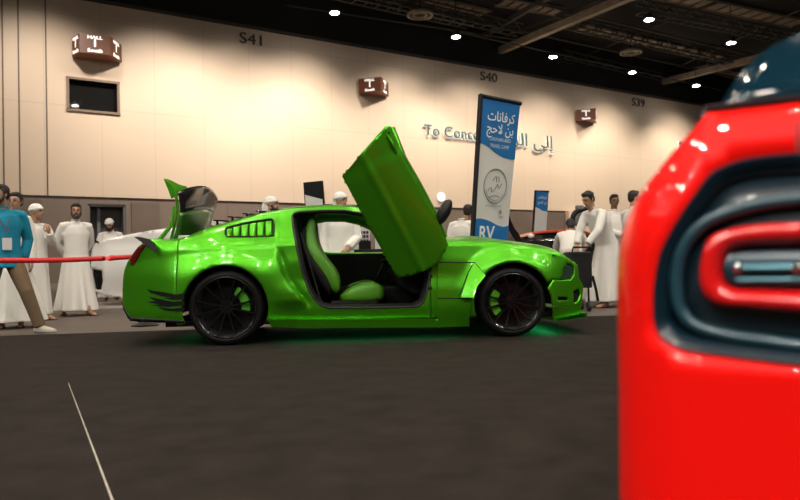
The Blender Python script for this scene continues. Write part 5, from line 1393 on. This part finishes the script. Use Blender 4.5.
    if cap:
        b = MB(); b.ell(hc + HR @ Vector((0, .014, .052)) * k, (.090 * k, .108 * k, .082 * k), HR, 20, 12)
        ring = [hc + HR @ Vector((.080 * math.cos(a), .012 + .098 * math.sin(a), .040 + .014 * math.cos(a * 1 + 1))) * k for a in [2 * math.pi * i / 24 for i in range(24)]]
        b.tube(ring, .020 * k, n=8, loop=True)
        if cap == 'long':
            b.tube([hc + HR @ Vector((0, .07, .03)) * k, hc + HR @ Vector((0, .095, -.06)) * k, v['neck'] + Vector((0, .07 * k, -.05 * h))], [.07 * k, .07 * k, .05 * k], n=12, flat=.6)
        else:
            b.tube([hc + HR @ Vector((.02, .09, .02)) * k, hc + HR @ Vector((.03, .11, -.04)) * k], [.04 * k, .02 * k], n=8, flat=.6)
        remesh(b.build('head_cloth', M['white_cloth'], root), .009, 2, .5)
    # -- clothes
    mb = MB()
    pel, che, nk = v['pelvis'], v['chest'], v['neck']
    hemc = Vector((g['hemx'] * h, g['hemy'] * h, g['hem'] * h)) if not trousers else None
    spine = [nk + Vector((0, 0, .012 * h)), nk - Vector((0, 0, .022 * h)), lerp(nk, che, .45), che, lerp(che, pel, .5), pel]
    rx = [.062, .085, .165, .190, .172, .180]; ry = [.062, .075, .105, .125, .128, .135]
    if not trousers:
        for t in (.2, .4, .6, .8, 1.0):
            spine.append(lerp(pel, hemc, t)); rx.append(lerp(.185, g.get('hw', .26), t)); ry.append(lerp(.14, g.get('hd', .22), t))
    else:
        spine.append(pel - Vector((0, 0, .045 * h))); rx.append(.19); ry.append(.15); spine.append(pel - Vector((0, 0, .09 * h))); rx.append(.195); ry.append(.155)
    rings = []; nseg = 40; ph = rnd.uniform(0, 6)
    for i, c in enumerate(spine):
        t = max(0, (i - 5) / 5); ring = []
        ax_ = (spine[min(i + 1, len(spine) - 1)] - spine[max(i - 1, 0)]).normalized() * -1
        if i > 5: ax_ = Vector((0, 0, 1))
        X = Vector((1, 0, 0)); X = (X - ax_ * X.dot(ax_)).normalized(); Y = ax_.cross(X)
        for j in range(nseg):
            a = 2 * math.pi * j / nseg
            f = 1 + t * (.15 * math.sin(7 * a + ph) + .08 * math.sin(11 * a + ph * 2)) + .015 * math.sin(5 * a + i)
            sq = 1
            ring.append(c + X * (rx[i] * k * f * math.cos(a)) + Y * (ry[i] * k * f * math.sin(a)))
        rings.append(ring)
    mb.rings(rings)
    for s in 'lr':
        sh = v['s' + s]; el = v['e' + s]; wr = v['w' + s]
        mb.tube([lerp(nk, che, .4), lerp(lerp(nk, che, .3), sh, .65), sh + Vector((0, 0, -.008 * h)), lerp(sh, el, .3), lerp(sh, el, .7), el, lerp(el, wr, .4), lerp(el, wr, .96)],
                [.055 * k, .062 * k, .064 * k, .066 * k, .064 * k, .062 * k, .058 * k, .052 * k], n=14)
    nm = 'robe' if not trousers else 'shirt'
    remesh(mb.build(nm, M[top], root), .013, 3, .5)
    # collar
    MB().tube([nk + Vector((.058 * k * math.cos(a), .058 * k * math.sin(a), .018 * h)) for a in [2 * math.pi * i / 20 for i in range(20)]], .012 * k, n=6, loop=True).build('collar', M[top], root)
    if trousers:
        mb = MB()
        mb.tube([pel + Vector((0, 0, .03 * h)), pel - Vector((0, 0, .05 * h))], [.120 * k, .125 * k], n=20, flat=1.22)
        for s in 'lr':
            mb.tube([pel, v['h' + s] + Vector((0, 0, 0)), lerp(v['h' + s], v['k' + s], .5), v['k' + s], lerp(v['k' + s], v['a' + s], .5), v['a' + s] + Vector((0, 0, .0))], [.09 * k, .105 * k, .095 * k, .080 * k, .072 * k, .066 * k], n=14)
        remesh(mb.build('trousers', M['khaki'], root), .013, 4, .5)
    for s in 'lr':
        an = v['a' + s]; ta = g['tl'] if s == 'l' else g['tr_']; fd = Matrix.Rotation(ta, 3, 'Z') @ Vector((0, -1, 0))
        mb = MB()
        if trousers:
            mb.tube([an - fd * .06 * k + Vector((0, 0, -.035 * k)), an + fd * .02 * k + Vector((0, 0, -.03 * k)), an + fd * .10 * k + Vector((0, 0, -.05 * k)), an + fd * .19 * k + Vector((0, 0, -.06 * k))], [.040 * k, .052 * k, .046 * k, .030 * k], n=12)
            rot = Matrix((fd.cross(Vector((0, 0, 1))), fd, Vector((0, 0, 1)))).transposed()
            mb.ell(Vector((an.x, an.y, .018)) + fd * .065 * k, (.048 * k, .15 * k, .018), rot, 16, 6)
            remesh(mb.build('shoe', M['sneaker'], root), .009, 2, .5)
        else:
            rot = Matrix((fd.cross(Vector((0, 0, 1))), fd, Vector((0, 0, 1)))).transposed()
            mb.ell(Vector((an.x, an.y, .010)) + fd * .07 * k, (.046 * k, .145 * k, .010), rot, 16, 6)
            side = fd.cross(Vector((0, 0, 1)))
            mb.tube([Vector((an.x, an.y, .012)) + fd * .10 * k + side * .042 * k, Vector((an.x, an.y, .062 * k)) + fd * .08 * k, Vector((an.x, an.y, .012)) + fd * .10 * k - side * .042 * k], .010, n=6, flat=.6)
            mb.build('sandal', M['sandal'], root)
    return root, v

def G(px, py): p = on_ground(px, py); return p
def GY(px, Y): p = at(px, 260, Y); p.z = 0; return p
# man in the teal shirt at the left edge, walking to the right and looking at the camera side
r_, v_ = person('man in a teal shirt with a lanyard walking past at the left edge', G(5, 334.5), R(40), 1.77,
    dict(head=(-.02, -.02, .925), yaw=R(-62), neck=(-.01, .0, .825), sl=(-.105, -.01, .80), sr=(.112, .02, .80), el=(-.15, .02, .63), er=(.155, .05, .63), wl=(-.15, -.05, .5), wr=(.125, .03, .50),
         hl=(-.05, 0, .50), hr=(.05, 0, .50), kl=(-.10, -.02, .28), kr=(.11, -.09, .285), al=(-.17, .05, .05), ar=(.19, -.09, .045), tr_=R(45), tl=R(10)),
    hair=True, beard=True, top='teal_cloth', trousers=True, skin='skin', seed=3)
mb = MB(); c_ = v_['chest']; n_ = v_['neck']
mb.tube([n_ + Vector((-.06, .0, .0)), n_ + Vector((-.055, -.09, -.08)), c_ + Vector((-.03, -.155, -.02)), c_ + Vector((.0, -.17, -.12)), c_ + Vector((.03, -.155, -.02)), n_ + Vector((.055, -.09, -.08)), n_ + Vector((.06, .0, .0))], .008, n=6, flat=.5)
mb.build('lanyard', M['lanyard'], r_)
MB().box(c_ + Vector((.0, -.175, -.22)), (.10, .008, .14)).build('badge', M['badge'], r_, bevel=.003)
# dark haired man behind him
person('dark haired man in a white robe mostly hidden behind the man in teal', G(12, 328), R(20), 1.78, dict(head=(.035, -.0, .925), yaw=R(-20), hw=.34, hd=.3, hemx=.02), hair=True, seed=4)
# man in a white head cloth in profile, hand on his chest
person('man in a white robe and head cloth in profile, hand raised to his chest', G(36, 320), R(58), 1.74,
    dict(yaw=R(28), head=(0, -.03, .925), er=(.12, -.06, .66), wr=(.05, -.125, .745), nr=(0, 1, 0), dr=(-.3, -.2, .8), cr=.9, hemx=-.03, hemy=.03, hw=.27, hd=.28, al=(-.06, .12, .045), ar=(.05, -.10, .045)), cap=True, seed=5)
# bearded man facing the camera, hands behind his back
person('bearded man in a white robe standing behind the red belt, hands behind his back', G(77, 315.5), R(38), 1.81,
    dict(yaw=R(-14), head=(.0, -.02, .925), el=(-.15, .05, .64), er=(.14, .07, .64), wl=(-.06, .10, .53), wr=(.05, .11, .52), nl=(0, -1, 0), nr=(0, -1, 0), cl=.9, cr=.9, hw=.29, hd=.32, hemx=0, hemy=.0, al=(-.08, .14, .045), ar=(.07, -.13, .045), tr_=R(20), tl=R(-10)), hair='full', beard=True, seed=6)
# man behind the white car reading a phone
r_, v_ = person('man in white robe and head cloth behind the white car, reading a phone', GY(111, 15.6), R(8), 1.87,
    dict(pitch=R(24), head=(0, -.05, .915), chest=(0, -.01, .72), el=(-.15, -.01, .64), er=(.15, -.01, .64), wl=(-.035, -.15, .665), wr=(.05, -.155, .665), nl=(0, 0, 1), nr=(0, 0, 1), cl=.7, cr=.7), cap=True, beard=True, seed=7)
ph_ = MB(); ph_.box((0, 0, 0), (.075, .15, .01), Matrix.Rotation(R(35), 3, 'X')); po = ph_.build('phone', M['black'], None, bevel=.002)
po.matrix_world = r_.matrix_basis @ Matrix.Translation(Vector((.01, -.40, 1.33))); tag(po, 'black phone held by the man behind the white car', 'phone')
# heads over the green car
person('man in a white head cloth passing behind the roof of the green car', GY(271.5, 10.6), R(78), 1.80, dict(yaw=R(10)), cap='long', beard=True, skin='skin', seed=8)
person('person in a white head cloth bending down behind the open boot', GY(211, 16.6), R(50), 1.86, dict(pitch=R(30), head=(0, -.06, .91)), cap=True, seed=9)
person('man in a white robe standing behind the green car, seen through its window', GY(341.5, 9.6), R(20), 1.74, dict(yaw=R(40), wr=(.03, -.10, .55), er=(.13, -.03, .63), nr=(0, 1, 0), hw=.24), cap='long', seed=10)
person('dark haired man in white seen from behind between the door and the tall banner', GY(463, 11.0), R(150), 1.66, dict(head=(-.05, -.03, .915), yaw=R(10)), hair=True, seed=11)
# leaning man on the right
person('dark haired man in a white robe leaning forward beside the black cart', G(606, 307), R(-62), 1.84,
    dict(pelvis=(0, .02, .52), chest=(0, -.055, .70), neck=(0, -.115, .80), head=(0, -.165, .885), pitch=R(22), yaw=R(0), sl=(-.10, -.10, .775), sr=(.10, -.10, .775), el=(-.12, -.16, .62), er=(.13, -.19, .62), wl=(-.08, -.22, .52), wr=(.09, -.27, .52), nl=(0, 0, -1), nr=(0, 0, -1), cl=.4, cr=.4, hemx=0, hemy=.03, hw=.25, hd=.34, al=(-.06, .06, .045), ar=(.06, -.06, .045)), hair='full', seed=12)
person('dark haired man in white bending down behind the nose of the green car', GY(571, 11.3), R(165), 1.72,
    dict(pelvis=(0, .10, .50), chest=(0, -.02, .62), neck=(0, -.08, .68), head=(0, -.10, .745), pitch=R(25), yaw=R(10), hl=(-.05, .10, .46), hr=(.05, .10, .46), kl=(-.055, .06, .26), kr=(.055, .06, .26), al=(-.06, .08, .045), ar=(.06, .08, .045), sl=(-.10, -.06, .66), sr=(.10, -.06, .66), el=(-.13, -.14, .55), er=(.14, -.15, .55), wl=(-.08, -.24, .50), wr=(.09, -.26, .50), hemy=.06), hair=True, seed=13)
person('man with short hair in white behind the leaning man', GY(615, 12.6), R(30), 1.90, dict(yaw=R(-30), er=(.13, -.05, .64), wr=(.03, -.12, .6), el=(-.13, -.05, .64), wl=(-.03, -.12, .6)), hair=True, skin='skin_dark', seed=14)
person('bearded man in white beside the red car, head turned away to the right', GY(635, 11.5), R(120), 1.86, dict(yaw=R(-20), er=(.13, -.05, .64), wr=(.03, -.12, .6), el=(-.13, -.05, .64), wl=(-.03, -.12, .6)), hair='full', beard=True, seed=15)
